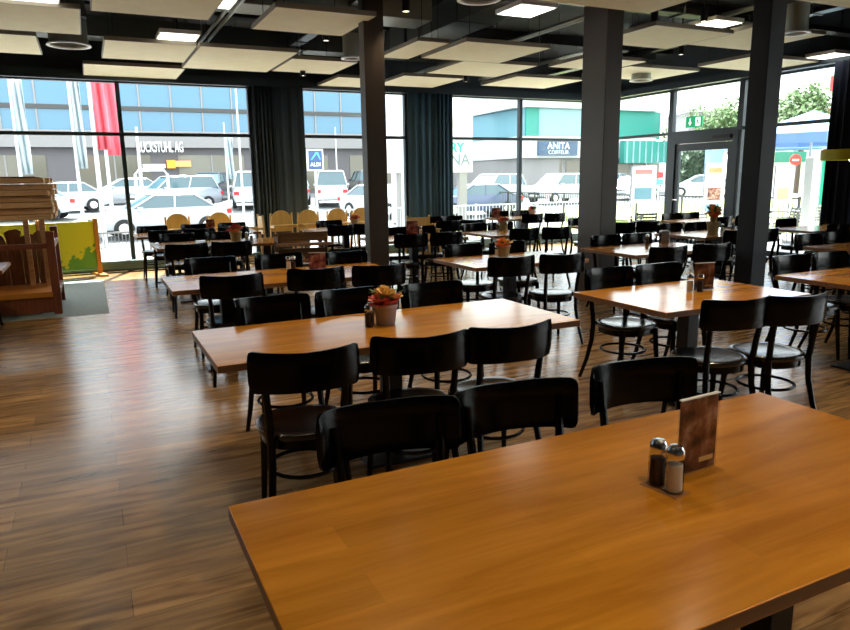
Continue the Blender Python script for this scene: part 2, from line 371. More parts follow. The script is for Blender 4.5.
# ------------------------------------------------------------------ chairs
def seat_outline(sx, sy, n=28):
    pts = []
    for i in range(n):
        a = 2*PI*i/n; c, s_ = math.cos(a), math.sin(a)
        x = math.copysign(abs(c)**.78, c)*sx; y = math.copysign(abs(s_)**.82, s_)*sy
        x *= 1 + .07*(y/sy)
        pts.append((x, y))
    return pts
def make_chair():
    t = thing('cafe_chair', (0, 0, 0))
    mb = MB(); rs = []
    for k, z in ((.90, .440), (.985, .444), (1.0, .455), (.99, .468), (.93, .474), (.80, .470), (.4, .464)):
        rs.append([Vector((x*k, y*k, z)) for x, y in seat_outline(.205, .205)])
    mb.rings(rs); mb.build('seat', 'black_seat', t, smooth=True)
    rs = [[Vector((x*k, y*k, z)) for x, y in seat_outline(.185, .185)] for k, z in ((1, .441), (1, .398), (.88, .398), (.88, .441))]
    MB().rings(rs, closed=True).build('seat_frame', 'black_lacquer', t, smooth=True)
    for s_ in (-1, 1):
        MB().tube([(s_*.158, .148, .44), (s_*.165, .158, .3), (s_*.182, .185, 0)], [.021, .019, .013], 8).build('leg', 'black_lacquer', t, smooth=True)
    for s_ in (-1, 1):
        MB().tube([(s_*.186, -.275, .0), (s_*.172, -.215, .16), (s_*.160, -.178, .32), (s_*.158, -.168, .45), (s_*.165, -.185, .60), (s_*.172, -.205, .72), (s_*.174, -.213, .80)],
                  [.013, .016, .018, .019, .017, .015, .012], 8).build('leg', 'black_lacquer', t, smooth=True)
    ring = [(.160*math.cos(2*PI*i/24), -.01+.165*math.sin(2*PI*i/24), .262) for i in range(24)]
    MB().tube(ring, .0095, 6, closed=True).build('stretcher', 'black_lacquer', t, smooth=True)
    # curved back board
    mb = MB(); nu, nv = 20, 6; W, hh = .233, .092
    def P(u, v, off):
        h = hh*(1-abs(u)**30*.30)*(1-.07*(1-abs(u)))
        x = W*math.sin(u*1.12)/math.sin(1.12); y = -.262 + .085*(1-math.cos(u*1.12))/(1-math.cos(1.12))
        z = .764 + h*v + .004*abs(u)
        nx, ny = -math.sin(u*.7), math.cos(u*.7)
        edge = 1-.5*abs(v)**6
        return Vector((x + nx*off*edge, y + ny*off*edge - .045*(z-.68), z))
    sp_ = lambda t_: math.copysign(1-(1-abs(t_))**1.9, t_)
    f = [[mb.bm.verts.new(P(sp_(-1+2*i/nu), -1+2*j/nv, .011)) for j in range(nv+1)] for i in range(nu+1)]
    g = [[mb.bm.verts.new(P(sp_(-1+2*i/nu), -1+2*j/nv, -.009)) for j in range(nv+1)] for i in range(nu+1)]
    for i in range(nu):
        for j in range(nv): mb.face([f[i][j], f[i+1][j], f[i+1][j+1], f[i][j+1]]); mb.face([g[i][j+1], g[i+1][j+1], g[i+1][j], g[i][j]])
        mb.face([f[i][0], g[i][0], g[i+1][0], f[i+1][0]]); mb.face([f[i][nv], f[i+1][nv], g[i+1][nv], g[i][nv]])
    for j in range(nv): mb.face([f[0][j], f[0][j+1], g[0][j+1], g[0][j]]); mb.face([f[nu][j], g[nu][j], g[nu][j+1], f[nu][j+1]])
    mb.build('backrest', 'black_lacquer', t, smooth=True)
    return t
chair0 = make_chair(); chair_used = [False]
def chair(bx, by, side, label, group, rot=0):
    """bx, by: middle of the back board; side 'n' sits on the camera's side of its table, 'f' on the window side"""
    rz = (0 if side == 'n' else PI) + R(rot)
    off = Vector((0, .265, 0)); off.rotate(Matrix.Rotation(rz, 3, 'Z'))
    loc = (bx+off.x, by+off.y, 0)
    if not chair_used[0]:
        chair_used[0] = True; chair0.location = loc; chair0.rotation_euler = (0, 0, rz); tag(chair0, label, 'chair', group); return chair0
    c = dup(chair0, loc, rz, label, group); return c

# ------------------------------------------------------------------ tables
def table(x0, x1, y0, y1, label, group=None, posts=1):
    cx, cy = (x0+x1)/2, (y0+y1)/2; a, b = (x1-x0)/2, (y1-y0)/2
    t = thing('dining_table', (cx, cy, 0), 0, label, 'table', group)
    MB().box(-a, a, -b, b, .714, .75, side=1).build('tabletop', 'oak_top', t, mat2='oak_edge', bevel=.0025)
    for k in range(posts):
        px = 0 if posts == 1 else (-.52, .52)[k]*a
        MB().box(px-.05, px+.05, -.05, .05, .02, .70).build('pedestal', 'iron', t, bevel=.004)
        MB().box(px-.20, px+.20, -(.17 if posts == 1 else .10), (.17 if posts == 1 else .10), 0, .018).build('base_plate', 'iron', t, bevel=.004)
        MB().box(px-.22, px+.22, -.16, .16, .70, .714).build('top_bracket', 'iron', t)
    return t
G = 'oak tables of the dining room'
PH = {
 'A1': (.24, 2.18, .77, 1.65, 'large oak table filling the right foreground with menu stand and shakers', 'foreground table'),
 'A2': (.44, 2.44, 3.02, 3.84, 'long oak table directly behind the foreground one, with pink and yellow flower pot', 'long table with the pink and yellow flowers'),
 'A3': (.50, 2.42, 5.36, 6.24, 'third long oak table of the left row, red menu card on its middle', 'third long table with the red card'),
 'A4': (.70, 2.60, 8.95, 9.85, 'fourth long table of the left row, small red flower pot by its middle', 'fourth long table with the small red pot'),
 'A5': (.60, 2.45, 11.05, 11.90, 'last long table of the left row, right before the window with parked cars', 'window table at far left'),
 'B1': (3.00, 4.30, 2.93, 3.80, 'square oak table at right middle, brown menu card and two shakers on it', 'right middle table with the brown menu card'),
 'B2': (3.08, 4.36, 5.30, 6.15, 'oak table at centre with orange flowers, left of the thickest pillar', 'centre table with the orange flowers'),
 'B3': (3.38, 4.66, 8.20, 9.05, 'oak table just right of the slim pillar, small red menu card on it', 'small table just right of the slim pillar'),
 'B4': (3.20, 4.45, 10.50, 11.30, 'pale far table left of the slim pillar, before the arched high chairs', 'far table left of the slim pillar'),
 'C2': (5.00, 6.30, 8.10, 9.00, 'oak table behind the orange flower table, with low green pot and glass shaker', 'table with the green pot in mid room'),
 'C5': (5.15, 6.40, 10.40, 11.10, 'narrow far table before the teal curtain, menu card at its right', 'far table before the teal curtain'),
 'C1': (4.86, 6.10, 2.78, 3.63, 'nearer oak table cut off by the right picture edge', 'nearer table at the right edge'),
 'D1': (7.03, 8.30, 4.08, 4.94, 'oak table at the right edge, behind the nearer cut off one', 'second table at the right edge'),
 'C3': (4.94, 6.28, 5.28, 6.16, 'oak table behind the brown menu card, with silver napkin holder, right of thickest pillar', 'table right of the thickest pillar'),
 'D3': (7.03, 8.50, 6.30, 7.17, 'pale shining table with tall orange flowers left of the black pillar', 'shining table with the tall orange flowers'),
 'D4': (7.00, 8.30, 8.25, 9.05, 'far table behind the thickest pillar with white shaker, before the poster window', 'far table behind the thickest pillar'),
 'E4': (9.08, 10.4, 8.38, 9.15, 'farthest right table directly in front of the glazed door', 'farthest table before the glazed door'),
 'E3': (8.93, 10.2, 6.15, 6.85, 'white gleaming table under the terrace window, with clear bottle and shakers', 'white gleaming table under the terrace window'),
 'F5': (7.20, 8.50, 11.15, 12.0, 'small far table right under the hairdresser window, with a plant pot', 'far table under the hairdresser window'),
}
for k, (x0, x1, y0, y1, lab, ph) in PH.items():
    table(x0, x1, y0, y1, lab, None, 2 if (x1-x0) > 1.7 and k != 'A2' else 1)
table(-2.2, -.80, 7.58, 8.38, 'dark grey table corner at the left picture edge before the play stall', None)
chair(-1.19, 8.84, 'f', 'black wooden chair at the left picture edge, tucked to the dark corner table', 'black cafe chairs around the oak tables')
SEATS = [  # table, side, [(x, y, rot)...]
 ('A1', 'f', [(.79, 1.95, -5), (1.25, 1.93, -6), (1.83, 1.94, -8)]),
 ('A2', 'n', [(.75, 2.68, -8), (1.30, 2.69, -9), (1.78, 2.66, -3)]),
 ('A2', 'f', [(.95, 4.17, 1), (1.45, 4.19, 3), (2.03, 4.15, 2)]),
 ('A3', 'n', [(.92, 5.22, -6), (1.60, 5.26, -5), (2.12, 5.18, -4)]),
 ('A3', 'f', [(.97, 6.65, 0), (1.60, 6.60, 2), (2.21, 6.42, 1)]),
 ('A4', 'n', [(.97, 8.22, -2), (1.48, 8.22, -3)]),
 ('A4', 'f', [(1.05, 10.02, 0), (1.66, 10.05, 1)]),
 ('A5', 'n', [(.98, 10.78, -3), (1.48, 10.80, 0), (1.98, 10.76, 0)]),
 ('A5', 'f', [(.90, 12.12, 0), (1.58, 12.14, 0), (2.18, 12.14, 0)]),
 ('B1', 'n', [(3.27, 2.61, -10), (3.68, 2.52, -6)]),
 ('B1', 'f', [(3.53, 4.12, 0), (4.01, 4.10, 0)]),
 ('B2', 'n', [(3.36, 5.08, -6), (3.86, 5.0, -8)]),
 ('B2', 'f', [(3.54, 6.42, 2), (4.08, 6.42, 2)]),
 ('B3', 'n', [(3.70, 7.95, -3), (4.20, 7.92, -4)]),
 ('B3', 'f', [(3.95, 9.28, 0), (4.42, 9.28, 0)]),
 ('B4', 'n', [(3.56, 10.25, 0), (4.02, 10.25, 0)]),
 ('B4', 'f', [(3.74, 11.58, 0)]),
 ('C2', 'n', [(5.40, 7.88, -5), (5.90, 7.82, -6)]),
 ('C2', 'f', [(5.32, 9.28, 2), (5.80, 9.28, 0)]),
 ('C5', 'n', [(5.37, 10.05, -3), (5.83, 10.02, -2)]),
 ('C5', 'f', [(5.60, 11.36, 0), (6.04, 11.36, 0)]),
 ('C1', 'f', [(5.34, 3.92, 0), (5.82, 3.90, 0)]),
 ('D1', 'f', [(7.37, 5.20, 0), (7.82, 5.20, 0)]),
 ('C3', 'n', [(5.13, 4.96, -5), (5.68, 4.92, -8)]),
 ('C3', 'f', [(5.46, 6.42, 2), (5.95, 6.42, 0)]),
 ('D3', 'n', [(7.32, 5.98, 0), (7.82, 5.95, 0)]),
 ('D3', 'f', [(7.50, 7.43, 0), (8.02, 7.43, 0)]),
 ('D4', 'n', [(7.26, 7.99, -5), (7.74, 7.95, -4)]),
 ('D4', 'f', [(7.4, 9.35, 0), (7.9, 9.35, 0)]),
 ('E4', 'n', [(9.45, 8.05, 0), (10.0, 8.05, 0)]),
 ('E4', 'f', [(9.55, 9.42, 0), (10.02, 9.42, 0)]),
 ('E3', 'n', [(9.2, 5.9, 0)]),
 ('E3', 'f', [(9.62, 7.15, 0)]),
 ('F5', 'n', [(7.62, 10.88, -3), (8.10, 10.82, -4)]),
 ('F5', 'f', [(7.66, 12.28, 0), (8.20, 12.28, 0)]),
]
for tk, side, L_ in SEATS:
    nm = {1: [''], 2: ['left ', 'right '], 3: ['left ', 'middle ', 'right ']}[len(L_)]
    for w_, (x, y, rt) in zip(nm, L_):
        lab = f"{w_}black wooden chair, {'camera' if side == 'n' else 'window'} side of the {PH[tk][5]}"
        chair(x, y, side, lab, 'black cafe chairs around the oak tables', rt)

# ------------------------------------------------------------------ things on the tables
def shaker_proto(fill):
    t = thing('pepper_shaker' if fill == 'pepper' else 'salt_shaker', (0, 0, 0))
    MB().lathe([(.023, 0), (.025, .004), (.0235, .02), (.023, .078), (.021, .092)], 16).build('glass_body', 'clear', t, smooth=True)
    MB().lathe([(.0195, .005), (.0205, .01), (.0195, .076)], 14).build('contents', fill, t, smooth=True)
    MB().lathe([(.0215, .092), (.0228, .097), (.0222, .114), (.016, .124), (.004, .126)], 16).build('lid', 'chrome', t, smooth=True)
    return t
SH = {'pepper': shaker_proto('pepper'), 'salt': shaker_proto('salt')}; SHU = {'pepper': 0, 'salt': 0}
def shaker(kind, x, y, label):
    o = SH[kind]
    if not SHU[kind]: SHU[kind] = 1; o.location = (x, y, .75); tag(o, label, 'shaker', f'{kind} shakers on the tables'); return o
    return dup(o, (x, y, .75), 0, label, f'{kind} shakers on the tables')
def menu(x, y, rz, w_, h, card, label, thick=.006):
    t = thing('menu_stand', (x, y, .75), rz, label, 'menu stand')
    MB().box(-w_/2, w_/2, -.035, .035, 0, .004).build('foot', 'clear', t)
    MB().box(-w_/2, w_/2, -thick/2-.002, -thick/2, .004, h).box(-w_/2, w_/2, thick/2, thick/2+.002, .004, h).build('acrylic_sleeve', 'clear', t)
    c = MB().box(-w_/2+.002, w_/2-.002, -.0015, .0015, .006, h-.004).build('printed_card', card, t)
    MB().box(-w_/2, w_/2, -thick/2-.0022, thick/2+.0022, h, h+.003).build('top_edge', 'sign_white', t)
    MB().box(w_*.05, w_*.42, -.0030, -.0016, h*.13, h*.19).build('caption_strip', 'petal_yellow' if card == 'card_print' else 'petal_pink', t)
    return t
def petals(mb, n, rad, h, tilt, rnd, size):
    for i in range(n):
        a = 2*PI*i/n + rnd.uniform(-.3, .3); tl = tilt*rnd.uniform(.6, 1.3)
        base = Vector((rad*.2*math.cos(a), rad*.2*math.sin(a), h*.7))
        rows = []
        for k in range(5):
            u = k/4; r_ = rad*(.2+u*math.sin(tl)*1.1); z = h*.7 + size*u*math.cos(tl) - size*.3*u*u
            wd = size*.45*math.sin(PI*min(1, .12+u*.86))
            c = Vector((r_*math.cos(a), r_*math.sin(a), z)); sd = Vector((-math.sin(a), math.cos(a), 0))
            rows.append([mb.bm.verts.new(c-sd*wd), mb.bm.verts.new(c+Vector((0, 0, -size*.10))), mb.bm.verts.new(c+sd*wd)])
        for p_, q_ in zip(rows, rows[1:]):
            for j in range(2): mb.face([p_[j], p_[j+1], q_[j+1], q_[j]])
def flowerpot(x, y, sc, cols, potm, label, seed=1, tall=1):
    t = thing('flower_pot', (x, y, .75), 0, label, 'flower pot')
    prof = [(.040, 0), (.043, .006), (.052, .075), (.057, .080), (.058, .095), (.053, .096), (.048, .085), (.046, .08)]
    MB().lathe([(a*sc, b*sc) for a, b in prof], 20).build('pot', potm, t, smooth=True)
    rnd = random.Random(seed)
    spots = [(-.030, -.004, 1.0), (.022, -.012, 1.15), (.004, .022, 1.25), (-.012, -.024, .9), (.038, .014, .95)]
    for k, c in enumerate(cols):
        sx, sy, hz = spots[k % 5]; mb = MB()
        petals(mb, 8, .055*sc, .125*sc*hz*tall, .9, rnd, .068*sc); petals(mb, 6, .032*sc, .14*sc*hz*tall, .45, rnd, .050*sc)
        mb.tube([(0, 0, .07*sc), (0, 0, .10*sc*hz*tall)], .004*sc, 6)
        o = mb.build('blossom', c, t, smooth=True); o.location = (sx*sc, sy*sc, 0)
    mb = MB()
    for i in range(7):
        a = 2*PI*i/7+.4; d_ = Vector((math.cos(a), math.sin(a), 0)); sd = Vector((-math.sin(a), math.cos(a), 0))*.012*sc
        p0 = d_*.02*sc+Vector((0,0,.08*sc)); p1 = d_*.055*sc+Vector((0,0,.125*sc*tall)); p2 = d_*.085*sc+Vector((0,0,.135*sc*tall))
        mb.quad(p0-sd*.5, p0+sd*.5, p1+sd, p1-sd); mb.quad(p1-sd, p1+sd, p2+sd*.1, p2-sd*.1)
    mb.build('leaves', 'leaf', t)
    return t
def tp(px, py, m_=.09):
    v = at(px, py, Z=.75); best = None
    for (x0, x1, y0, y1, *_r) in PH.values():
        cx_, cy_ = min(max(v.x, x0+m_), x1-m_), min(max(v.y, y0+m_), y1-m_-.05); d_ = math.hypot(cx_-v.x, cy_-v.y)
        if best is None or d_ < best[0]: best = (d_, cx_, cy_)
    return best[1], best[2]
# foreground table
x, y = tp(660, 487); shaker('pepper', x, y+.012, 'dark pepper shaker on the foreground table, left of the pale salt')
xs_, ys_ = tp(677, 494); shaker('salt', xs_, ys_+.012, 'pale salt shaker in front of the menu card on the foreground table')
tag(MB().box(-.055, .055, -.03, .03, 0, .0015).build('condiment_tray', 'tray_plastic', loc=((x+xs_)/2, (y+ys_)/2+.012, .7502)), 'clear thin tray under the two foreground shakers', 'tray').rotation_euler = (0, 0, math.atan2(ys_-y, xs_-x))
for s_ in ('pepper', 'salt'): SH[s_].location.z = .752
x, y = tp(697, 478); menu(x+.026, y+.03, R(3), .150, .215, 'card_print', 'clear menu stand with brown food photo on the foreground table')
# second long table
x, y = tp(369, 327); shaker('pepper', x, y, 'dark pepper shaker left of the pink and yellow flower pot'); shaker('salt', x+.035, y+.06, 'pale salt shaker half hidden left behind the pink and yellow flower pot')
x, y = tp(388, 325); flowerpot(x, y+.03, 1.24, ['petal_pink', 'petal_yellow', 'petal_yellow', 'petal_red', 'petal_pink'], 'pot', 'mauve grey pot of pink and yellow flowers on the second long table', 3, 1.15)
# third
x, y = tp(291, 270); shaker('salt', x-.02, y, 'pale salt shaker left of the red card on the third table'); shaker('pepper', x+.03, y+.02, 'dark pepper shaker left of the red card on the third table')
x, y = tp(318, 272); menu(x, y+.01, R(-16), .15, .17, 'card_red', 'red brown menu card standing on the third long table')
# fourth, fifth
x, y = tp(237, 242); flowerpot(x, y+.05, 1.45, ['petal_red', 'petal_pink', 'petal_red', 'petal_orange'], 'pot_green', 'small pot of red flowers on the fourth long table', 5, 1.1)
x, y = tp(247, 241.5); shaker('salt', x, y, 'pale salt shaker right of the small red flower pot'); shaker('pepper', x+.06, y, 'dark pepper shaker right of the small red flower pot')
x, y = tp(211, 231); menu(x, y+.02, R(-15), .14, .19, 'card_red', 'small red menu card on the far left window table')
# right middle
x, y = tp(693, 292); shaker('salt', x-.01, y+.02, 'pale salt shaker left of the brown card, right middle table'); x, y = tp(701, 292); shaker('pepper', x, y+.01, 'dark pepper shaker against the brown card, right middle table')
x, y = tp(709, 291); menu(x, y+.05, R(-14), .155, .19, 'card_print', 'brown food menu card on the right middle table')
# centre
x, y = tp(506, 257); flowerpot(x, y+.05, 1.25, ['petal_orange', 'petal_yellow', 'petal_orange', 'petal_pink'], 'pot_green', 'olive pot with spiky orange flowers on the centre table', 8)
x, y = tp(497, 257); shaker('salt', x, y, 'pale salt shaker left of the olive pot with orange flowers')
x, y = tp(414, 235); menu(x, y+.1, R(-20), .17, .20, 'card_red', 'red menu card on the small table right of the slim pillar')
x, y = tp(423, 235); shaker('salt', x, y+.08, 'pale salt shaker on the small table right of the slim pillar')
x, y = tp(498, 229.5); flowerpot(x, y+.1, 1.35, ['petal_pink', 'petal_red', 'petal_orange'], 'pot_green', 'low green pot with pink blooms on the mid room table', 9)
x, y = tp(492, 230); shaker('pepper', x, y+.04, 'dark pepper shaker left of the low green pot'); x, y = tp(504, 230); shaker('salt', x, y+.04, 'pale salt shaker right of the low green pot')
x, y = tp(462, 219.5); menu(x, y, R(-20), .17, .20, 'card_red', 'small pinkish menu card on the table before the teal curtain')
x, y = tp(524, 215); flowerpot(x, y+.1, 1.3, ['petal_pink', 'leaf', 'petal_pink'], 'pot', 'mauve plant pot on the far table under the hairdresser window', 11)
x, y = tp(334, 223); flowerpot(x, y+.1, 1.35, ['petal_red', 'petal_red', 'petal_orange'], 'pot_green', 'pot of dark red flowers on the far table left of the slim pillar', 12)
# right side
x, y = tp(647, 245); shaker('pepper', x, y, 'dark pepper shaker left of the silver napkin holder')
x, y = tp(658, 243)
t = thing('napkin_holder', (x, y, .75), R(-20), 'silver napkin holder on the table right of the thickest pillar', 'napkin holder')
MB().box(-.05, .05, -.035, .035, 0, .15).build('case', 'chrome', t, bevel=.004); MB().box(-.042, .042, -.028, .028, .15, .158).build('napkins', 'sign_white', t)
x, y = tp(715, 233); flowerpot(x, y+.04, 1.6, ['petal_orange', 'petal_yellow', 'petal_orange', 'petal_red', 'petal_orange'], 'pot_green', 'olive pot with tall orange flowers left of the black pillar', 14, 1.75)
x, y = tp(722, 233); shaker('salt', x, y, 'pale salt shaker right of the tall orange flowers')
x, y = tp(623, 222); shaker('salt', x, y, 'pale salt shaker on the far table behind the thickest pillar')
x, y = tp(797, 235); shaker('pepper', x, y+.03, 'dark pepper shaker left of the clear bottle under the terrace window')
x, y = tp(806, 234)
t = thing('glass_bottle', (x, y+.05, .75), 0, 'tall clear bottle on the white gleaming table under the terrace window', 'bottle')
MB().lathe([(.038, 0), (.042, .01), (.042, .15), (.034, .185), (.016, .21), (.014, .26)], 16).build('bottle_body', 'clear', t, smooth=True)
MB().lathe([(.017, .26), (.017, .285), (.010, .29)], 12).build('stopper', 'chrome', t)

# ------------------------------------------------------------------ high chairs
def highchair(loc, rz, label, wm='highchair_wood', arch=True):
    t = thing('high_chair', loc, rz, label, 'high chair', 'wooden high chairs for children')
    for sx in (-1, 1):
        MB().tube([(sx*.235, -.26, 0), (sx*.205, -.19, .5), (sx*.195, -.17, .96)], .017, 8).build('leg', wm, t, smooth=True)
        MB().tube([(sx*.235, .24, 0), (sx*.20, .15, .74)], .017, 8).build('leg', wm, t, smooth=True)
        MB().box(sx*.20-.012, sx*.20+.012, -.17, .16, .70, .735).build('armrest', wm, t)
        MB().box(sx*.225-.01, sx*.225+.01, -.22, .21, .16, .19).build('side_rail', wm, t)
    MB().box(-.19, .19, -.16, .15, .50, .52).build('seat', wm, t, bevel=.004)
    MB().box(-.215, .215, .19, .212, .22, .26).build('footrest', wm, t)
    pts = [(-.18, .62)] + ([(-.18*math.cos(PI*i/12), .86+.15*math.sin(PI*i/12)) for i in range(13)] if arch else [(-.18, .93), (.18, .93)]) + [(.18, .62)]
    m_ = Matrix.Translation((0, -.175, 0)) @ Matrix.Rotation(PI/2, 4, 'X')
    MB().prism(pts, -.009, .009, m_).build('backrest', wm, t)
    MB().box(-.22, .22, .02, .22, .745, .76).build('tray', wm, t, bevel=.004)
    return t
for px, zt, Y, rz, lab in ((177, 1, 12.75, PI, 'arched pale wood high chair farthest left behind the window table'), (219, 1, 12.75, PI, 'arched pale wood high chair right of the far menu card on the window table'),
                        (281, 1, 12.62, PI, 'arched honey wood high chair left of a matching pair before the dark pier'), (308, 1, 12.62, PI, 'arched honey wood high chair, right one of the pair before the dark pier'),
                        (337, 1, 12.65, PI, 'arched pale wood high chair directly left of the slim pillar'), (361, 1, 12.65, PI, 'arched pale wood high chair half hidden by the slim pillar')):
    v = at(px, 216, Y=Y); highchair((v.x, Y-.175, 0), rz, lab)
v = at(255, 222, Y=12.0); highchair((v.x, 12.35, 0), PI/2, 'sideways yellow wood high chair left of the arched pair', arch=False)
v = at(432, 223, Y=10.0); highchair((4.78, 9.9, 0), PI, 'small honey high chair behind the table right of the slim pillar', arch=False)
# dark stacked high chairs with trays
t = thing('stacked_high_chairs', (2.16, 7.75, 0), R(-8), 'stack of dark brown wooden high chairs before the fourth long table', 'high chair')
for k in range(3):
    z = .18*k; q = MB()
    for sx in (-1, 1):
        q.box(sx*.26-.015, sx*.26+.015, -.24, -.21, 0 if k == 0 else z+.30, z+.62); q.box(sx*.26-.015, sx*.26+.015, .20, .23, 0 if k == 0 else z+.30, z+.58)
        q.box(sx*.26-.015, sx*.26+.015, -.24, .23, z+.5, z+.55)
    q.build('chair_frame', 'darkchair_wood', t)
    MB().box(-.25, .25, -.25-.04*k*.0, -.225, z+.52, z+.62).build('backrest', 'darkchair_wood', t)
    MB().box(-.30, .32, -.32+.0*k, -.24, z+.47, z+.50).build('tray_rim', 'stall_slab', t)
    MB().box(-.24, .24, -.2, .2, z+.38, z+.40).build('seat', 'darkchair_wood', t)

# ------------------------------------------------------------------ play corner
t = thing('play_stall', (-1.25, 9.85, 0), 0, 'dark wooden play market stall with layered plank roof at left edge', 'play house')
for sx, sy in ((.80, -.55), (.80, .55), (-.80, -.55), (-.80, .55)):
    MB().box(sx-.045, sx+.045, sy-.045, sy+.045, 0, 1.0).build('post', 'stall_wood', t, bevel=.006)
for sx in (.70, .52, -.70):
    MB().box(sx-.03, sx+.03, .1-.03, .1+.03, .1, 1.14).build('roof_post', 'roof_board', t, bevel=.004)
MB().box(-.76, .76, -.58, -.52, .80, .86).build('top_rail', 'stall_wood', t); MB().box(-.76, .76, -.60, .58, .22, .28).build('bench_board', 'orange_wood', t)
MB().box(-.76, .76, -.58, -.54, .03, .225).build('plinth', 'stall_wood', t)
for z_ in (.22, .80): MB().box(.78, .84, -.5, .5, z_, z_+.06).build('side_rail', 'stall_wood', t)
rnd = random.Random(4); q0 = -.70
for k in range(9):
    wd = .158; cx_ = q0+wd/2; q0 += wd+.003; h = .93+rnd.uniform(-.05, .09)
    pts = [(-wd/2, .28), (wd/2, .28), (wd/2, h-.10), (wd/2+.02*rnd.choice((-1, 1)), h-.03), (wd*.28, h), (-wd*.25, h+rnd.uniform(-.02, .03)), (-wd/2-.015, h-.04), (-wd/2, h-.12)]
    MB().prism([(cx_+a, b) for a, b in pts], -.012, .012, Matrix.Translation((0, .30, 0)) @ Matrix.Rotation(PI/2, 4, 'X')).build('slab', 'stall_slab', t)
for k in range(7):
    z = 1.14+k*.070; ov = rnd.uniform(-.02, .05)
    for j in range(5):
        y0 = -.62+j*.25+(.04 if k % 2 else 0)
        MB().box(-1.0-.02*k, .86+ov+rnd.uniform(-.03, .03), y0, y0+.27, z, z+.062, Matrix.Rotation(rnd.uniform(-.006, .006), 4, 'Z')).build('roof_plank', 'roof_board', t, bevel=.006)
MB().box(-1.0, .72, -.58, .62, 1.63, 1.64).build('roof_cap', 'stall_slab', t)
va = at(95, 224, Y=12.95); vb = at(37, 226, Y=12.75)
t = thing('play_board', (va.x, va.y, 0), math.atan2(va.y-vb.y, va.x-vb.x), 'bright yellow board with green splash between orange posts by the window', 'play board')
ln = 1.75
MB().box(-ln, -.03, -.012, .012, .14, .92).build('board', 'play_board', t)
for x in (0, -.86, -ln): MB().box(x-.035, x+.035, -.035, .035, .02, .97).build('post', 'orange_wood', t, bevel=.006)
MB().box(-.06, .06, -.28, .28, 0, .035).box(-ln-.06, -ln+.06, -.28, .28, 0, .035).build('foot', 'orange_wood', t)
tag(MB().box(-2.2, .10, 9.02, 12.3, 0, .004).build('floor_mat', 'mat_grey'), 'thin grey floor mat under the play stall and the yellow board', 'mat')

# ------------------------------------------------------------------ ceiling services
def raft(x0, x1, y0, y1, z, label, th=.045, rod=None):
    t = thing('ceiling_panel', ((x0+x1)/2, (y0+y1)/2, z), 0, label, 'ceiling panel', 'cream acoustic panels under the dark ceiling')
    a, b = (x1-x0)/2, (y1-y0)/2
    MB().box(-a+.012, a-.012, -b+.012, b-.012, 0, th).build('panel', 'raft', t)
    q = MB(); q.box(-a, -a+.012, -b, b, 0, th+.005); q.box(a-.012, a, -b, b, 0, th+.005); q.box(-a, a, -b, -b+.012, 0, th+.005); q.box(-a, a, b-.012, b, 0, th+.005)
    q.build('rim', 'raft_rim', t)
    for sx in (-1, 1):
        for sy in (-1, 1): MB().tube([(sx*(a-.12), sy*(b-.12), th), (sx*(a-.12), sy*(b-.12), ZC-z-.002)], .004, 5).build('hanger_rod', 'iron', t)
RAFTS = [
 (-1.15, .13, 8.25, 9.62, 3.30, 'large cream ceiling panel in the top left corner'),
 (-1.60, -.36, 9.88, 11.25, 3.30, 'cream ceiling panel at left edge, below the top left corner one'),
 (.22, 1.40, 7.05, 8.28, 3.30, 'cream ceiling panel at the top edge, left of centre'),
 (.38, 1.50, 9.83, 11.24, 3.30, 'cream ceiling panel above the yellow board, left of a joined pair'),
 (1.53, 2.86, 9.83, 11.75, 3.30, 'long cream ceiling panel before the left dark pier'),
 (.14, 1.62, 12.05, 13.30, 3.33, 'bright ceiling panel hugging the left window head'),
 (1.93, 3.05, 7.40, 8.55, 3.30, 'cream ceiling panel just left of the slim pillar top'),
 (2.90, 3.93, 10.33, 11.6, 3.30, 'bright ceiling panel over the left dark pier, beside the slim pillar'),
 (4.20, 5.10, 12.06, 13.28, 3.33, 'white lit ceiling panel at the head of the middle window'),
 (5.20, 6.42, 11.43, 12.76, 3.32, 'bright ceiling panel before the teal curtain'),
 (4.66, 6.02, 8.26, 9.62, 3.30, 'cream ceiling panel at top centre right of the black rod'),
 (4.12, 4.60, 8.60, 9.95, 3.33, 'narrow pale ceiling panel pierced by the black rod'),
 (5.42, 6.80, 9.68, 11.0, 3.31, 'bright ceiling panel in the middle, above the pylon sign'),
 (7.12, 8.62, 10.76, 12.05, 3.31, 'bright ceiling panel over the hairdresser window, left of the thick pillar'),
 (4.20, 5.78, 4.9, 6.15, 3.30, 'large tan ceiling panel above the thick pillar top'),
 (6.30, 7.62, 6.57, 7.72, 3.30, 'tan ceiling panel just right of the thick pillar'),
 (7.66, 9.00, 6.28, 7.48, 3.33, 'cream ceiling panel behind the black pillar top'),
 (9.46, 11.0, 7.75, 8.85, 3.32, 'long cream ceiling panel along the glazed door wall'),
 (6.6, 8.1, 4.0, 5.12, 3.30, 'tan ceiling panel in the top right corner'),
 (8.30, 9.9, 9.2, 10.45, 3.32, 'pale ceiling panel with round lamp, right of the thick pillar'),
 (7.05, 8.25, 8.75, 9.75, 3.32, 'pale ceiling panel half hidden behind the thick pillar'),
]
for a in RAFTS: raft(*a)
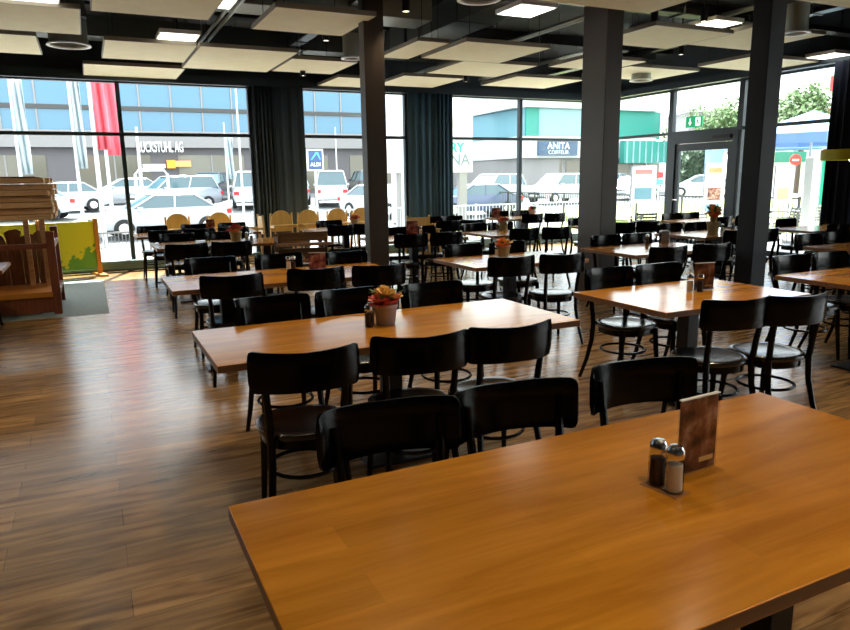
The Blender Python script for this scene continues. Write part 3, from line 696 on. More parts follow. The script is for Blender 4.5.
# flat LED luminaires, higher than the panels
def led(x, y, w_, d_, z, label):
    t = thing('ceiling_luminaire', (x, y, z), 0, label, 'ceiling light', 'flat white ceiling luminaires')
    MB().box(-w_/2, w_/2, -d_/2, d_/2, .0, .05).build('housing', 'white_paint', t); MB().box(-w_/2+.02, w_/2-.02, -d_/2+.02, d_/2-.02, -.006, 0).build('diffuser', 'led', t)
    MB().tube([(0, 0, .05), (0, 0, ZC-z)], .012, 6).build('rod', 'iron', t)
for px, py, w_, d_, z, lab in ((178, 37.5, .5, .55, 3.4, 'white ceiling luminaire at upper left between two cream panels'), (205, 1, .6, .5, 3.34, 'white ceiling luminaire at the very top left of centre'),
        (526, 11, .5, .55, 3.45, 'white tilted looking luminaire at top centre'), (716, 24.5, .5, .45, 3.45, 'white ceiling luminaire between thick and black pillars'), (26, 0, .6, .5, 3.34, 'white ceiling luminaire in the top left corner'),
        (838, 57, .9, .5, 3.35, 'white ceiling luminaire at the right edge over the navy curtain')):
    v = at(px, py, Z=z); led(v.x, v.y, w_, d_, z, lab)
# round air outlets: short metal duct with a white ring
def outlet(px, py, z, r_, label):
    v = at(px, py, Z=z)
    t = thing('round_air_outlet', (v.x, v.y, z), 0, label, 'air outlet', 'round ceiling air outlets')
    MB().rings([[Vector((a*math.cos(2*PI*j/24), a*math.sin(2*PI*j/24), b)) for j in range(24)] for a, b in ((r_, 0), (r_+.035, .0), (r_+.03, .02), (r_-.012, .02))], closed=True).build('ring', 'white_paint', t, smooth=True)
    MB().rings([[Vector((a*math.cos(2*PI*j/24), a*math.sin(2*PI*j/24), b)) for j in range(24)] for a, b in ((r_, .02), (r_, .34), (r_-.012, .34), (r_-.012, .02))], closed=True).build('duct', 'duct', t, smooth=True)
    MB().lathe([(r_-.02, .16), (r_-.02, .17)], 20).build('damper', 'deck', t)
    MB().box(-r_, r_, -r_, r_, .34, ZC-z).build('plenum', 'duct_dark', t)
for a in ((69, 46, 3.36, .24, 'round air outlet with white ring at upper left'), (479, 0, 3.36, .20, 'round air outlet cut by the top edge at centre'), (641, 81, 3.20, .17, 'round air outlet with drum right of the thick pillar'),
          (796, 34, 3.20, .13, 'round air outlet with grey drum right of the black pillar'), (352, 59, 3.28, .13, 'round air outlet half hidden left of the slim pillar')): outlet(*a)
def spot(px, py, z, label, power=0, aim=(0, 0), loc=None):
    v = at(px, py, Z=z) if loc is None else Vector(loc)
    t = thing('ceiling_spotlight', (v.x, v.y, z), 0, label, 'spotlight', 'black ceiling spotlights')
    MB().rings([[Vector((.045*math.cos(2*PI*j/16), .045*math.sin(2*PI*j/16), b)) for j in range(16)] for b in (0, .17)], cap=False).build('housing', 'iron', t, smooth=True)
    MB().lathe([(.04, .01), (.04, .015)], 16).build('lamp', 'spot_glow' if power else 'white_paint', t)
    MB().tube([(0, 0, .17), (0, 0, ZC-z)], .012, 6).build('stem', 'iron', t)
    if power:
        l = bpy.data.lights.new('spot_beam', 'SPOT'); l.energy = power; l.color = (1, .78, .52); l.spot_size = R(115); l.spot_blend = .8; l.shadow_soft_size = .04
        o = bpy.data.objects.new('spot_beam', l); col.objects.link(o); o.parent = t; o.location = (0, 0, -.01); o.rotation_euler = (aim[0], aim[1], 0)
for px, py, z, lab in ((326, 41, 3.32, 'black cylinder spotlight left of the slim pillar'), (303, 76, 3.22, 'small lit downlight at the head of the left dark pier'), (466, 82, 3.25, 'small bright downlight above the pylon sign'),
                       (406, 12, 3.40, 'black angled spotlight right of the slim pillar top'), (654, 24, 3.36, 'small round downlight beside the thick pillar'), (681, 55, 3.34, 'black spotlight over the glazed door area'), (704, 22, 3.44, 'black spotlight in front of a white luminaire')):
    spot(px, py, z, lab, 30)
for i, (x, y) in enumerate(((1.2, .4), (3.4, .4), (1.2, -2), (3.4, -2), (-2, 1.0), (-2.2, 4.5), (5.6, .6), (1.4, 3.3), (3.7, 3.2), (.2, 5.2), (2.4, 5.6), (4.6, 3.9), (-1.2, 7.2))):  # unseen spotlights added above and behind the view to warm the room
    spot(0, 0, 3.4, f'added black ceiling spotlight out of view, warming the tables and floor', 62, loc=(x, y, 3.4))
# ducts, trays and pipes in the void
def bar(name, a, b, w_, h, mat, label, cat):
    a, b = Vector(a), Vector(b); L_ = (b-a).length; ang = math.atan2(b.y-a.y, b.x-a.x)
    t = thing(name, a, ang, label, cat)
    MB().box(0, L_, -w_/2, w_/2, 0, h).build('duct_body' if 'duct' in name else 'tray_body', mat, t, bevel=.01)
    for k in range(int(L_/1.2)): MB().box(.05+k*1.2, .09+k*1.2, -w_/2-.012, w_/2+.012, -.012, h+.01).build('flange', 'duct_dark', t)
    for k in range(int(L_/2.4)): MB().tube([(.2+k*2.4, 0, h), (.2+k*2.4, 0, ZC-a.z-.002)], .006, 5).build('hanger_rod', 'iron', t)
bar('air_duct', (-5, 9.0, 3.62), (4.4, 9.0, 3.62), .55, .32, 'duct', 'wide grey air duct running across behind the top left panels', 'air duct')
bar('air_duct', (-5, 11.75, 3.65), (7.0, 11.75, 3.65), .4, .28, 'duct_dark', 'dark air duct running along close to the window wall', 'air duct')
bar('air_duct', (5.1, 1.5, 3.66), (5.1, 11.3, 3.66), .6, .34, 'duct_dark', 'dark air duct running towards the windows at top centre', 'air duct')
bar('cable_tray', (-5, 7.0, 3.56), (10.9, 7.0, 3.56), .22, .07, 'iron', 'black cable tray crossing the ceiling in front of the ducts', 'cable tray')
bar('cable_tray', (3.3, 1.5, 3.7), (3.3, 13.0, 3.7), .18, .07, 'iron', 'black cable tray running to the windows right of the slim pillar', 'cable tray')
bar('cable_tray', (8.9, 1.5, 3.6), (8.9, 13.0, 3.6), .2, .07, 'iron', 'black cable tray running to the windows right of the black pillar', 'cable tray')
for x, lab in ((1.75, 'thin grey pipe pair at upper left between panels'), (6.1, 'thin grey pipe running to the thick pillar'), (7.75, 'thin grey pipe above the pillars at right')):
    tag(MB().tube([(x, 1.0, 3.6), (x, 13.2, 3.6)], .022, 8).tube([(x+.09, 1.0, 3.6), (x+.09, 13.2, 3.6)], .022, 8).tube([(x, 4, 3.6), (x, 4, ZC-.004)], .008, 6).tube([(x, 11, 3.6), (x, 11, ZC-.004)], .008, 6).build('sprinkler_pipe', 'duct', smooth=True), lab, 'pipe')
for k, y in enumerate((2.0, 5.2, 8.4, 11.2)):
    struct('trim_%d' % (10+k), MB().box(XL, XR, y-.09, y+.09, 3.98, ZC), 'deck')
# hanging black rod with spot at centre
v = at(406, 58, Z=3.33)
tag(MB().tube([(v.x, v.y, 3.37), (v.x, v.y, ZC)], .018, 8).lathe([(.05, 3.37), (.05, 3.385)], 12, (v.x, v.y, 0)).build('ceiling_rod', 'iron'), 'vertical black rod standing on the narrow pale panel right of the slim pillar', 'rod')

# emergency exit sign
v1 = at(686.5, 122.5, X=XR-.06); v2 = at(702.5, 122.5, X=XR-.06)
ey, ez, ew = (v1.y+v2.y)/2, v1.z, abs(v1.y-v2.y)
t = thing('exit_sign', (XR-.06, ey, ez), -PI/2, 'green emergency exit sign with arrow and running figure above the glazed door', 'sign')
MB().box(-ew/2, ew/2, -.015, .015, -ew*.26, ew*.26).build('panel', 'exit_green', t)
m_ = Matrix.Translation((0, -.0165, 0)) @ Matrix.Rotation(PI/2, 4, 'X')
s_ = ew
q = MB(); q.prism([(-.27*s_, .16*s_), (-.21*s_, .16*s_), (-.21*s_, -.02*s_), (-.13*s_, -.02*s_), (-.24*s_, -.17*s_), (-.35*s_, -.02*s_), (-.27*s_, -.02*s_)], -.001, .001, m_)
q.build('arrow', 'exit_white', t)
q = MB(); q.prism([(.10*s_, -.2*s_), (.40*s_, -.2*s_), (.40*s_, .2*s_), (.10*s_, .2*s_)], -.001, .0, m_); q.build('doorway', 'exit_white', t)
q = MB(); m2 = Matrix.Translation((0, -.0185, 0)) @ Matrix.Rotation(PI/2, 4, 'X')
q.prism([(.24*s_+.035*s_*math.cos(a*PI/5), .13*s_+.035*s_*math.sin(a*PI/5)) for a in range(10)], -.001, .001, m2)
q.prism([(.17*s_, .09*s_), (.29*s_, .07*s_), (.28*s_, -.02*s_), (.35*s_, -.06*s_), (.33*s_, -.1*s_), (.23*s_, -.05*s_), (.19*s_, -.17*s_), (.15*s_, -.16*s_), (.20*s_, .0)], -.001, .001, m2)
q.build('running_figure', 'exit_green', t)
MB().tube([(-.3*ew, 0, ew*.26), (-.3*ew, 0, 3.27-ez)], .004, 5).tube([(.3*ew, 0, ew*.26), (.3*ew, 0, 3.27-ez)], .004, 5).build('hanger', 'iron', t)
# yellow lamp shade at right edge
v = at(826, 155, D=7.2)
t = thing('pendant_lamp', (v.x+.22*R0.x+.1, v.y+.22*R0.y, v.z), 0, 'yellow drum pendant lamp cut by the right edge before the navy curtain', 'lamp')
pr = [(.30, -.055), (.30, .055), (.294, .055), (.294, -.055)]
MB().rings([[Vector((a*math.cos(2*PI*j/32), a*math.sin(2*PI*j/32), b)) for j in range(32)] for a, b in pr], closed=True).build('shade', 'yellow_shade', t, smooth=True)
MB().tube([(0, 0, -.02), (0, 0, ZC-v.z)], .006, 6).build('cable', 'iron', t)
MB().lathe([(.01, .01), (.035, -.01), (.04, -.04), (.02, -.07)], 14).build('bulb', 'spot_glow', t, smooth=True)
q = MB()
for k in range(3): a = 2*PI*k/3; q.tube([(0, 0, .03), (.296*math.cos(a), .296*math.sin(a), .03)], .004, 5)
q.build('spider', 'iron', t)

# ================================================================== outside
def gz(y): return -.3 if y < 24 else min(.55, -.3+.036*(y-24))
g = MB()
for (a, b) in ((YF+.25, 17), (17, 24), (24, 47.6), (47.6, 90)):
    A = g.bm.verts
    g.face([A.new((-70, a, gz(a)-.02)), A.new((110, a, gz(a)-.02)), A.new((110, b, gz(b)-.02)), A.new((-70, b, gz(b)-.02))])
g.box(XR+.22, 110, -40, YF+.25, -.5, -.32)
struct('ground', g, 'asphalt')
struct('pavement', MB().box(-70, 110, YF+.25, 16.8, -.33, -.12).box(XR+.22, 17.5, -40, YF+.25, -.33, -.12), 'paving')
tag(MB().box(17.8, 60, 9, 30, -.32, -.10).build('lawn', 'grass'), 'strip of sunlit grass beyond the terrace railing', 'grass', kind='stuff')
tag(MB().box(8, 17.6, 17.6, 20.5, -.32, -.2).build('lawn', 'grass'), 'small grass verge below the hairdresser sign', 'grass', kind='stuff')

def railing(p0, p1, h, mat, label, n, z0=-.12, wht=False):
    p0, p1 = Vector((*p0, z0)), Vector((*p1, z0)); ang = math.atan2(p1.y-p0.y, p1.x-p0.x); L_ = (p1-p0).length
    t = thing('railing', p0, ang, label, 'railing')
    MB().box(0, L_, -.02, .02, h-.04, h).box(0, L_, -.015, .015, .10, .13).build('rails', mat, t)
    q = MB()
    for i in range(n): x = L_*(i+.5)/n; q.box(x-.008, x+.008, -.008, .008, .13, h-.04)
    q.build('balusters', mat, t)
    for i in range(int(L_/2)+1): MB().box(i*2, i*2+.05, -.025, .025, 0, h+.02).build('post', mat, t)
railing((-2.8, 17.3), (2.6, 17.3), .75, 'outdoor_grey', 'low grey railing outside the leftmost window', 70, -.3)
railing((3.4, 16.2), (13, 16.2), .95, 'pole_white', 'white baluster railing outside before the parked dark car', 90, -.12)
railing((16.8, 12), (16.8, 27), 1.02, 'fence_dark', 'dark bar railing of the terrace outside the glazed door', 110, -.12)

def car(name, loc, rz, paint, label, kind='sedan'):
    t = thing(name, loc, rz, label, 'car', 'cars parked outside')
    W = .89
    if kind == 'sedan': st = [(-2.2,.55,.74),(-2.12,.35,.92),(-1.5,.25,.97),(1.0,.25,.95),(1.9,.30,.80),(2.15,.4,.66),(2.2,.45,.55)]; gb=(-1.75,1.15); gt=(-1.0,.25); belt,roof=.93,1.43
    elif kind == 'suv': st = [(-2.15,.5,.95),(-2.1,.35,1.05),(-1.5,.28,1.08),(1.05,.28,1.06),(1.9,.32,.98),(2.1,.4,.85),(2.15,.45,.6)]; gb=(-2.0,1.2); gt=(-1.75,.45); belt,roof=1.05,1.68
    else: st = [(-2.2,.45,1.0),(-2.18,.35,1.1),(-1.5,.28,1.12),(1.3,.28,1.08),(1.95,.32,.95),(2.15,.4,.8),(2.2,.45,.6)]; gb=(-2.15,1.5); gt=(-2.05,.8); belt,roof=1.1,1.86
    rs = []
    for x, z0, z1 in st:
        w_ = W*(1-.10*(abs(x)/2.2)**4)
        rs.append([Vector((x, -w_*.93, z0)), Vector((x, -w_, z0+.18)), Vector((x, -w_, (z0+z1)/2+.08)), Vector((x, -w_*.92, z1)), Vector((x, w_*.92, z1)), Vector((x, w_, (z0+z1)/2+.08)), Vector((x, w_, z0+.18)), Vector((x, w_*.93, z0))])
    MB().rings(rs).build('body', paint, t, smooth=True)
    q = MB(); b = [(gb[0], -.80, belt-.02), (gb[1], -.80, belt-.02), (gb[1], .80, belt-.02), (gb[0], .80, belt-.02)]; u = [(gt[0], -.62, roof-.04), (gt[1], -.62, roof-.04), (gt[1], .62, roof-.04), (gt[0], .62, roof-.04)]
    q.rings([[Vector(p_) for p_ in b], [Vector(p_) for p_ in u]]); q.build('windows', 'car_glass', t)
    q = MB(); q.rings([[Vector((gt[0]-.05, -.64, roof-.05)), Vector((gt[1]+.06, -.64, roof-.05)), Vector((gt[1]+.06, .64, roof-.05)), Vector((gt[0]-.05, .64, roof-.05))],
                       [Vector((gt[0]+.08, -.55, roof)), Vector((gt[1]-.1, -.55, roof)), Vector((gt[1]-.1, .55, roof)), Vector((gt[0]+.08, .55, roof))]])
    for s_ in (-1, 1):
        for f0, f1 in ((gb[0], gt[0]), (gb[1], gt[1]), ((gb[0]+gb[1])/2, (gt[0]+gt[1])/2)):
            q.tube([(f0, s_*.81, belt-.02), (f1, s_*.63, roof-.03)], .035, 6)
    q.build('roof', paint, t)
    for x in (-1.35, 1.35):
        for s_ in (-1, 1):
            wh = MB().rings([[Vector((x+r_*math.cos(2*PI*j/18), s_*(.72+yy), .32+r_*math.sin(2*PI*j/18))) for j in range(18)] for r_, yy in ((.30, 0), (.32, .03), (.32, .17), (.28, .19))]).build('wheel', 'tyre', t, smooth=True)
            MB().rings([[Vector((x+r_*math.cos(2*PI*j/12), s_*(.72+yy), .32+r_*math.sin(2*PI*j/12))) for j in range(12)] for r_, yy in ((.19, .18), (.17, .2))]).build('hubcap', 'chrome', wh)
    for s_ in (-1, 1):
        MB().box(2.02, 2.2, s_*.68-.14, s_*.68+.14, .58, .70).build('headlight', 'sign_white', t); MB().box(-2.24, -2.08, s_*.70-.12, s_*.70+.12, .70, .86).build('tail_light', 'tail_red', t)
        MB().box(.75, .9, s_*.93-.08, s_*.93+.08, belt-.04, belt+.08).build('wing_mirror', paint, t)
    MB().box(-2.25, -2.18, -.26, .26, .5, .61).build('number_plate', 'sign_white', t); MB().box(2.17, 2.215, -.26, .26, .42, .52).build('number_plate', 'sign_white', t)
    MB().box(2.12, 2.2, -.42, .42, .5, .60).build('grille', 'iron', t)
    return t
def cx(px, Y): v = at(px, 200, Y=Y); return v.x
for px, Y, rz, paint, kind, lab in (
   (159, 25.4, 188, 'car_white', 'sedan', 'white saloon nearest outside the leftmost window'),
   (212, 44, -112, 'car_dark', 'suv', 'dark SUV facing the building, left of the white van at window edge'),
   (250, 37, 80, 'car_white', 'van', 'white van cut by the left dark pier'),
   (176, 37.5, 195, 'car_silver', 'suv', 'silver hatchback behind the white saloon'),
   (128, 43, 185, 'car_silver', 'sedan', 'pale car farther back at the left mullion'),
   (60, 38, 188, 'car_white', 'sedan', 'white car behind the flags at far left'),
   (20, 34, 170, 'car_white', 'sedan', 'white car at left edge above the stall roof'),
   (332, 37, 72, 'car_white', 'van', 'white van seen from behind in the middle window'),
   (292, 38, 78, 'car_silver', 'suv', 'silver car at the left edge of the middle window'),
   (366, 44, 80, 'car_dark', 'suv', 'dark car right of the white van in the middle window'),
   (383, 29, -70, 'car_white', 'sedan', 'white car behind the slim pillar in the middle window'),
   (472, 27.5, 178, 'car_blue', 'sedan', 'dark blue car nearest outside before the pylon sign'),
   (494, 34, 200, 'car_white', 'suv', 'white SUV left of the mullion under the white building'),
   (560, 33, 190, 'car_white', 'suv', 'white SUV under the hairdresser sign'),
   (608, 39, 190, 'car_silver', 'sedan', 'silver car right of the SUV, half hidden by the thick pillar'),
   (632, 34, 198, 'car_white', 'sedan', 'white car behind the poster left of the glazed door')):
    car('car', (cx(px, Y), Y, gz(Y)), R(rz), paint, lab, kind)
for px, Y, lab in ((700, 34, 'white car seen through the glazed door pane'),):
    car('car', (cx(px, Y), Y, gz(Y)), R(140), 'car_white', lab, 'sedan')

# ---- long glass office building across the street
t = thing('office_building', (0, 52, 0), 0, 'long office building with blue glass upper floor across the car park', 'building')
X0, X1 = -28, 24.8
MB().box(X0, X1, 0, 12, .3, 3.9).build('ground_floor', 'bldg_dark', t)
MB().box(X0, X1, -.5, 12, 3.9, 5.0).build('floor_band', 'bldg_grey', t)
MB().box(X0, X1, -.3, 12, 5.0, 11.5).build('glass_facade', 'glass_blue', t)
q = MB()
for i in range(26): x = X0+1+i*2.05; q.box(x-.05, x+.05, -.38, -.3, 5.0, 11.5)
q.build('facade_mullions', 'bldg_grey', t)
zb_ = at(120, 108.5, Y=51.6).z; MB().box(X0, X1, -.42, -.3, zb_-.12, zb_+.16).build('facade_band', 'fence_dark', t)
MB().box(X0-.3, X1+.3, -.8, 12, 11.5, 12.2).build('roof_edge', 'bldg_white', t)
for i in range(8):
    x = X0+2+i*6.4
    f_ = MB().box(x, x+4.6, -.06, 0, .8, 3.4).build('shop_window', 'shop_glass', t)
    MB().box(x+2.25, x+2.35, -.1, -.06, .8, 3.4).build('glazing_bar', 'bldg_grey', f_)
def T(px, py, Y=51.4): return at(px, py, Y=Y)
a, b = T(137, 147), T(183, 148)
text('RUCKSTUHL AG', 1.0, 'sign_white', t, loc=((a.x+b.x)/2, -.62, (a.z+b.z)/2), bold=.01).scale = ((b.x-a.x)/7.2, 1, 1)
a, b = T(167, 160), T(192, 168)
MB().box(a.x, a.x+(b.x-a.x)*.35, -.3, -.15, b.z, a.z).build('fascia_sign', 'orange', t); MB().box(a.x+(b.x-a.x)*.35, b.x, -.3, -.15, b.z+.1, a.z-.05).build('fascia_sign', 'petal_orange', t)
a, b = T(143, 164), T(166, 168); MB().box(a.x, b.x, -.3, -.15, b.z, a.z).build('white_strip', 'sign_white', t)

# ---- flags and poles at left
def pole(px, Y, top, label, flag=None, fw=1.1, fz=(3.2, 8.0), mat='flag_red', r_=.07, txt=None):
    x = cx(px, Y); t = thing('flag_pole' if flag else 'pole', (x, Y, gz(Y)), 0, label, 'flag pole' if flag else 'pole')
    MB().tube([(0, 0, 0), (0, 0, top)], [r_, r_*.6], 10).build('mast', 'pole_white', t, smooth=True)
    if flag:
        q = MB(); rs = []
        N = 14
        vs = [[q.bm.verts.new((r_+fw*i/N, .10*math.sin(i*.9+j*.7), fz[0]+(fz[1]-fz[0])*j/6)) for i in range(N+1)] for j in range(7)]
        for j in range(6):
            for i in range(N): q.face([vs[j][i], vs[j][i+1], vs[j+1][i+1], vs[j+1][i]])
        o = q.build('flag', mat, t, smooth=True); s2 = o.modifiers.new('t', 'SOLIDIFY'); s2.thickness = .01
        if txt: text(txt, .8, 'sign_blue', o, loc=(r_+fw/2, -.16, (fz[0]+fz[1])/2), rot=(PI/2, -PI/2, 0))
    return t
pole(101, 22.4, 8.5, 'white flag pole with long red banner, left one of the pair', 1, .34, (2.8, 6.6)); pole(111, 28.8, 9, 'white flag pole with red banner behind the left mullion', 1, .55, (2.7, 7.0))
pole(81, 30, 7.6, 'white flag pole with pale lettered banner left of the red ones', 1, .30, (2.2, 5.8), 'flag_pale'); pole(24, 30, 7.0, 'white flag pole with pale lettered banner at far left', 1, .34, (2.0, 5.4), 'flag_pale')
pole(143, 33, 3.9, 'white lamp pole between the flags and the orange shop sign', r_=.09); pole(229, 34, 4.2, 'thin white flag pole at the right part of the left window', 1, .3, (1.6, 3.6), 'flag_pale', .05)
pole(243, 32.5, 6.6, 'thin white pole by the left dark pier', r_=.06); pole(519, 22, 4.3, 'tall white lamp pole directly left of the mullion by the hairdresser', r_=.10)
pole(404, 20, 6.5, 'white pole at right side of the middle window', r_=.08); pole(396, 26, 6.5, 'white mast left of the pole in the middle window', r_=.2)
pole(338, 44, 4.5, 'thin lamp pole behind the white van in the middle window', r_=.06)
# trolley shelter / white hoop behind the saloon
v = at(148, 182, Y=30)
t = thing('trolley_shelter', (v.x, 30, gz(30)), 0, 'white tubular hoop frame rising behind the white saloon', 'frame')
MB().tube([(-.45, 0, 0), (-.45, 0, 1.95), (-.30, 0, 2.12), (.62, 0, 2.12), (.76, 0, 1.95), (.76, 0, 0)], .06, 8).build('hoop', 'pole_white', t, smooth=True)
MB().box(-.2, .6, -.03, .03, .3, 1.3).build('panel', 'sign_white', t)
# blue supermarket sign
v = at(315, 160, Y=30)
t = thing('supermarket_sign', (v.x, 30, v.z), 0, 'blue supermarket sign in a white frame above the white van', 'sign')
MB().box(-.37, .37, -.05, .05, -.47, .47).build('frame', 'sign_white', t); MB().box(-.31, .31, -.07, -.05, -.41, .41).build('panel', 'sign_blue', t)
q = MB(); m_ = Matrix.Translation((0, -.08, 0)) @ Matrix.Rotation(PI/2, 4, 'X')
for k in range(3):
    pts = [(-.22+.03*k+.1*i*.35, -.02+.09*math.sin(i*.5)*1+.085*k) for i in range(5)]; q.prism([(-.22+.05*k, -.0+.05*k), (-.16+.05*k, -.0+.05*k), (.06+.03*k, .26+.02*k), (.20-.02*k, .02+.05*k), (.24, .02+.05*k), (.12, .34-.02*k), (.02, .34-.02*k)], -.005+.002*k, .005+.002*k, m_); break
q.build('emblem', 'aldi_light', t)
text('ALDI', .22, 'sign_white', t, loc=(0, -.08, -.2), bold=.004)
MB().box(-.05, .05, -.04, .04, -v.z+gz(30), -.47).build('post', 'pole_white', t)
# pylon sign right of the teal curtain
a, b = at(436, 96, Y=22), at(470.5, 172, Y=22)
t = thing('pylon_sign', (b.x, 22, 0), 0, 'tall white pylon sign with green and grey lettering outside the third window', 'sign')
MB().box(-3.2, 0, -.15, .15, b.z, 5.6).build('panel', 'sign_white', t)
c = at(463, 148, Y=21.8); text('RY', .46, 'text_green', t, loc=(c.x-b.x+.06, -.16, c.z), align='RIGHT', bold=.02)
c = at(471, 160, Y=21.8); text('NA', .56, 'text_grey', t, loc=(c.x-b.x-.02, -.16, c.z), align='RIGHT', bold=.012)
c = at(453, 124, Y=21.8); text('8', .25, 'raft', t, loc=(c.x-b.x, -.16, c.z), align='CENTER')
MB().box(-2.9, -2.6, -.1, .1, -.3, b.z).box(-.5, -.2, -.1, .1, -.3, b.z).build('posts', 'bldg_grey', t)
# hairdresser building
t = thing('hairdresser_building', (0, 0, 0), 0, 'white and teal corner building with hairdresser sign', 'building')
Yh = 42
def H(px, py, Y=Yh): return at(px, py, Y=Y)
xl, xm, xr = H(470, 150).x, H(523, 150).x, H(650, 150).x
z_soff, z_sill, z_head, z_top = H(560, 158).z, H(560, 137).z, H(560, 109).z, H(560, 96).z
MB().box(xm, xr, Yh, Yh+10, .2, z_soff).build('ground_floor', 'bldg_grey', t)
MB().box(xm-.1, xr, Yh-.6, Yh+10, z_soff, z_sill).build('fascia', 'bldg_white', t)
MB().box(xm, xr, Yh-.2, Yh+10, z_sill, z_head).build('upper_glazing', 'glass_pale', t)
MB().box(xm-.2, xr, Yh-.8, Yh+10, z_head, z_top).build('roof_band', 'bldg_white', t)
MB().box(xm, xm+1.1, Yh-.35, Yh-.2, z_sill, z_head).build('teal_panel', 'bldg_teal', t)
MB().box(xm+8.3, xm+12.6, Yh-.35, Yh-.2, z_sill-.1, z_head).build('teal_panel', 'bldg_teal', t)
for i in range(4):
    x = xm+.6+i*3.2; f_ = MB().box(x, x+2.8, Yh-.06, Yh, .5, z_soff-.2).build('shop_window', 'shop_glass', t)
    MB().box(x+1.35, x+1.43, Yh-.1, Yh-.06, .5, z_soff-.2).build('glazing_bar', 'bldg_white', f_)
a_, b_ = at(621, 141, Y=Yh-1), at(663, 163, Y=Yh-1)
aw = MB().box(a_.x, b_.x, Yh-1.4, Yh-.9, b_.z, a_.z).build('striped_awning', 'bldg_teal', t)
q = MB()
for i in range(7): xx = a_.x+(b_.x-a_.x)*(i+.3)/7; q.box(xx, xx+.14, Yh-1.43, Yh-1.4, b_.z, a_.z)
q.build('awning_stripes', 'glass_pale', aw)
# receding wing
p0 = Vector((xm, Yh)); p1 = Vector((H(449, 150, 56).x, 56)); dv = (p1-p0); L_ = dv.length; ang = math.atan2(dv.y, dv.x)
wg = Matrix.Translation((p0.x, p0.y, 0)) @ Matrix.Rotation(ang, 4, 'Z')
MB().box(0, L_, -3, 0, .2, z_soff, wg).build('wing_ground_floor', 'bldg_grey', t); MB().box(0, L_, -3, .5, z_soff, z_sill, wg).build('wing_fascia', 'bldg_white', t)
MB().box(0, L_, -3, .1, z_sill, z_head, wg).build('wing_glazing', 'glass_pale', t); MB().box(0, L_, -3, .8, z_head, z_top+1.2, wg).build('wing_roof_band', 'bldg_white', t)
MB().box(4, 5.4, .1, .25, z_sill, z_head, wg).build('teal_panel', 'bldg_teal', t)
a, b = at(538.5, 141, Y=Yh-.75), at(577, 155.5, Y=Yh-.75)
t = thing('shop_sign', ((a.x+b.x)/2, Yh-.75, (a.z+b.z)/2), 0, 'dark slate hairdresser sign with white lettering on the white fascia', 'sign')
w_, h = b.x-a.x, a.z-b.z
MB().box(-w_/2, w_/2, -.06, .14, -h/2, h/2).build('panel', 'sign_slate', t)
text('ANITA', h*.66, 'sign_white', t, loc=(0, -.08, h*.16), bold=.004); text('COIFFEUR', h*.40, 'sign_white', t, loc=(0, -.08, -h*.29), bold=-.004)

# ---- right side: street, hedge, posters, parasols
def tree(loc, rad, h, label, mat='foliage', seed=0, sq=.8):
    t = thing('tree', loc, 0, label, 'tree'); rnd = random.Random(seed)
    MB().tube([(0, 0, 0), (.1, 0, h*.35), (0, .1, h*.7)], [rad*.09, rad*.07, rad*.03], 8).build('trunk', 'trunk', t)
    q = MB(); cl = [(Vector((rnd.uniform(-1, 1), rnd.uniform(-1, 1), rnd.uniform(-1, 1))).normalized()*rad*rnd.uniform(.2, .75)) for _ in range(16)]
    for _ in range(2600):
        c = rnd.choice(cl); d_ = Vector((rnd.gauss(0, 1), rnd.gauss(0, 1), rnd.gauss(0, 1))).normalized()*rad*.42*rnd.uniform(.5, 1)
        p_ = c+d_; p_.z = p_.z*sq+h*.72; u = Vector((rnd.uniform(-1, 1), rnd.uniform(-1, 1), rnd.uniform(-1, 1))).normalized()*rad*.055; v_ = u.orthogonal()
        q.quad(p_-u, p_+v_*.7, p_+u, p_-v_*.7)
    q.build('crown', mat, t); return t
for px, Y, r_, h, lab in ((715, 38, 2.7, 7.2, 'leafy tree above the glazed door pane'), (796, 34, 3.0, 7.5, 'leafy tree behind the terrace window, right of the black pillar'), (682, 62, 3.6, 9.0, 'pale tree left above the exit sign'), (745, 42, 2.8, 7.2, 'tree seen between mullion and black pillar')):
    tree((cx(px, Y), Y, .0), r_, h, lab, seed=px)
v0, v1 = at(679, 170, D=57), at(712, 170, D=57)
q = MB(); rnd = random.Random(3)
c = (v0+v1)/2; wd = (v1-v0).length/2
for _ in range(3000):
    u = rnd.uniform(-1, 1); d_ = rnd.uniform(-1, 1); top = 3.6*math.sqrt(max(0, 1-(abs(u)**2.6)*.75))
    z = rnd.uniform(.2, 1)*top; pos = Vector((u*wd, d_*1.2, z)); a_ = Vector((rnd.uniform(-1, 1), rnd.uniform(-1, 1), rnd.uniform(-1, 1))).normalized()*.22; b_ = a_.orthogonal()
    q.quad(pos-a_, pos+b_*.7, pos+a_, pos-b_*.7)
o = q.build('hedge', 'hedge'); o.location = (c.x, c.y, 0); o.rotation_euler = (0, 0, -YAW); tag(o, 'dark rounded hedge beyond the glazed door', 'hedge')
def poster(px0, px1, py0, py1, D, label, band, pic):
    a, b = at(px0, py0, D=D), at(px1, py1, D=D); w_ = (Vector((b.x, b.y))-Vector((a.x, a.y))).length
    t = thing('poster_stand', ((a.x+b.x)/2, (a.y+b.y)/2, 0), -YAW, label, 'poster stand')
    z0, z1 = b.z, a.z
    MB().box(-w_/2, w_/2, -.03, .03, z0, z1).build('board', 'sign_white', t)
    MB().box(-w_*.38, w_*.38, -.04, -.03, z1-(z1-z0)*.2, z1-(z1-z0)*.08).build('heading', band, t)
    MB().box(-w_*.38, w_*.38, -.04, -.03, z0+(z1-z0)*.1, z0+(z1-z0)*.42).build('picture', pic, t)
    MB().box(-w_/2-.03, -w_/2, -.04, .04, -.12, z1+.03).box(w_/2, w_/2+.03, -.04, .04, -.12, z1+.03).box(-w_/2-.03, w_/2+.03, -.04, .04, z1, z1+.04).build('stand_frame', 'chrome', t)
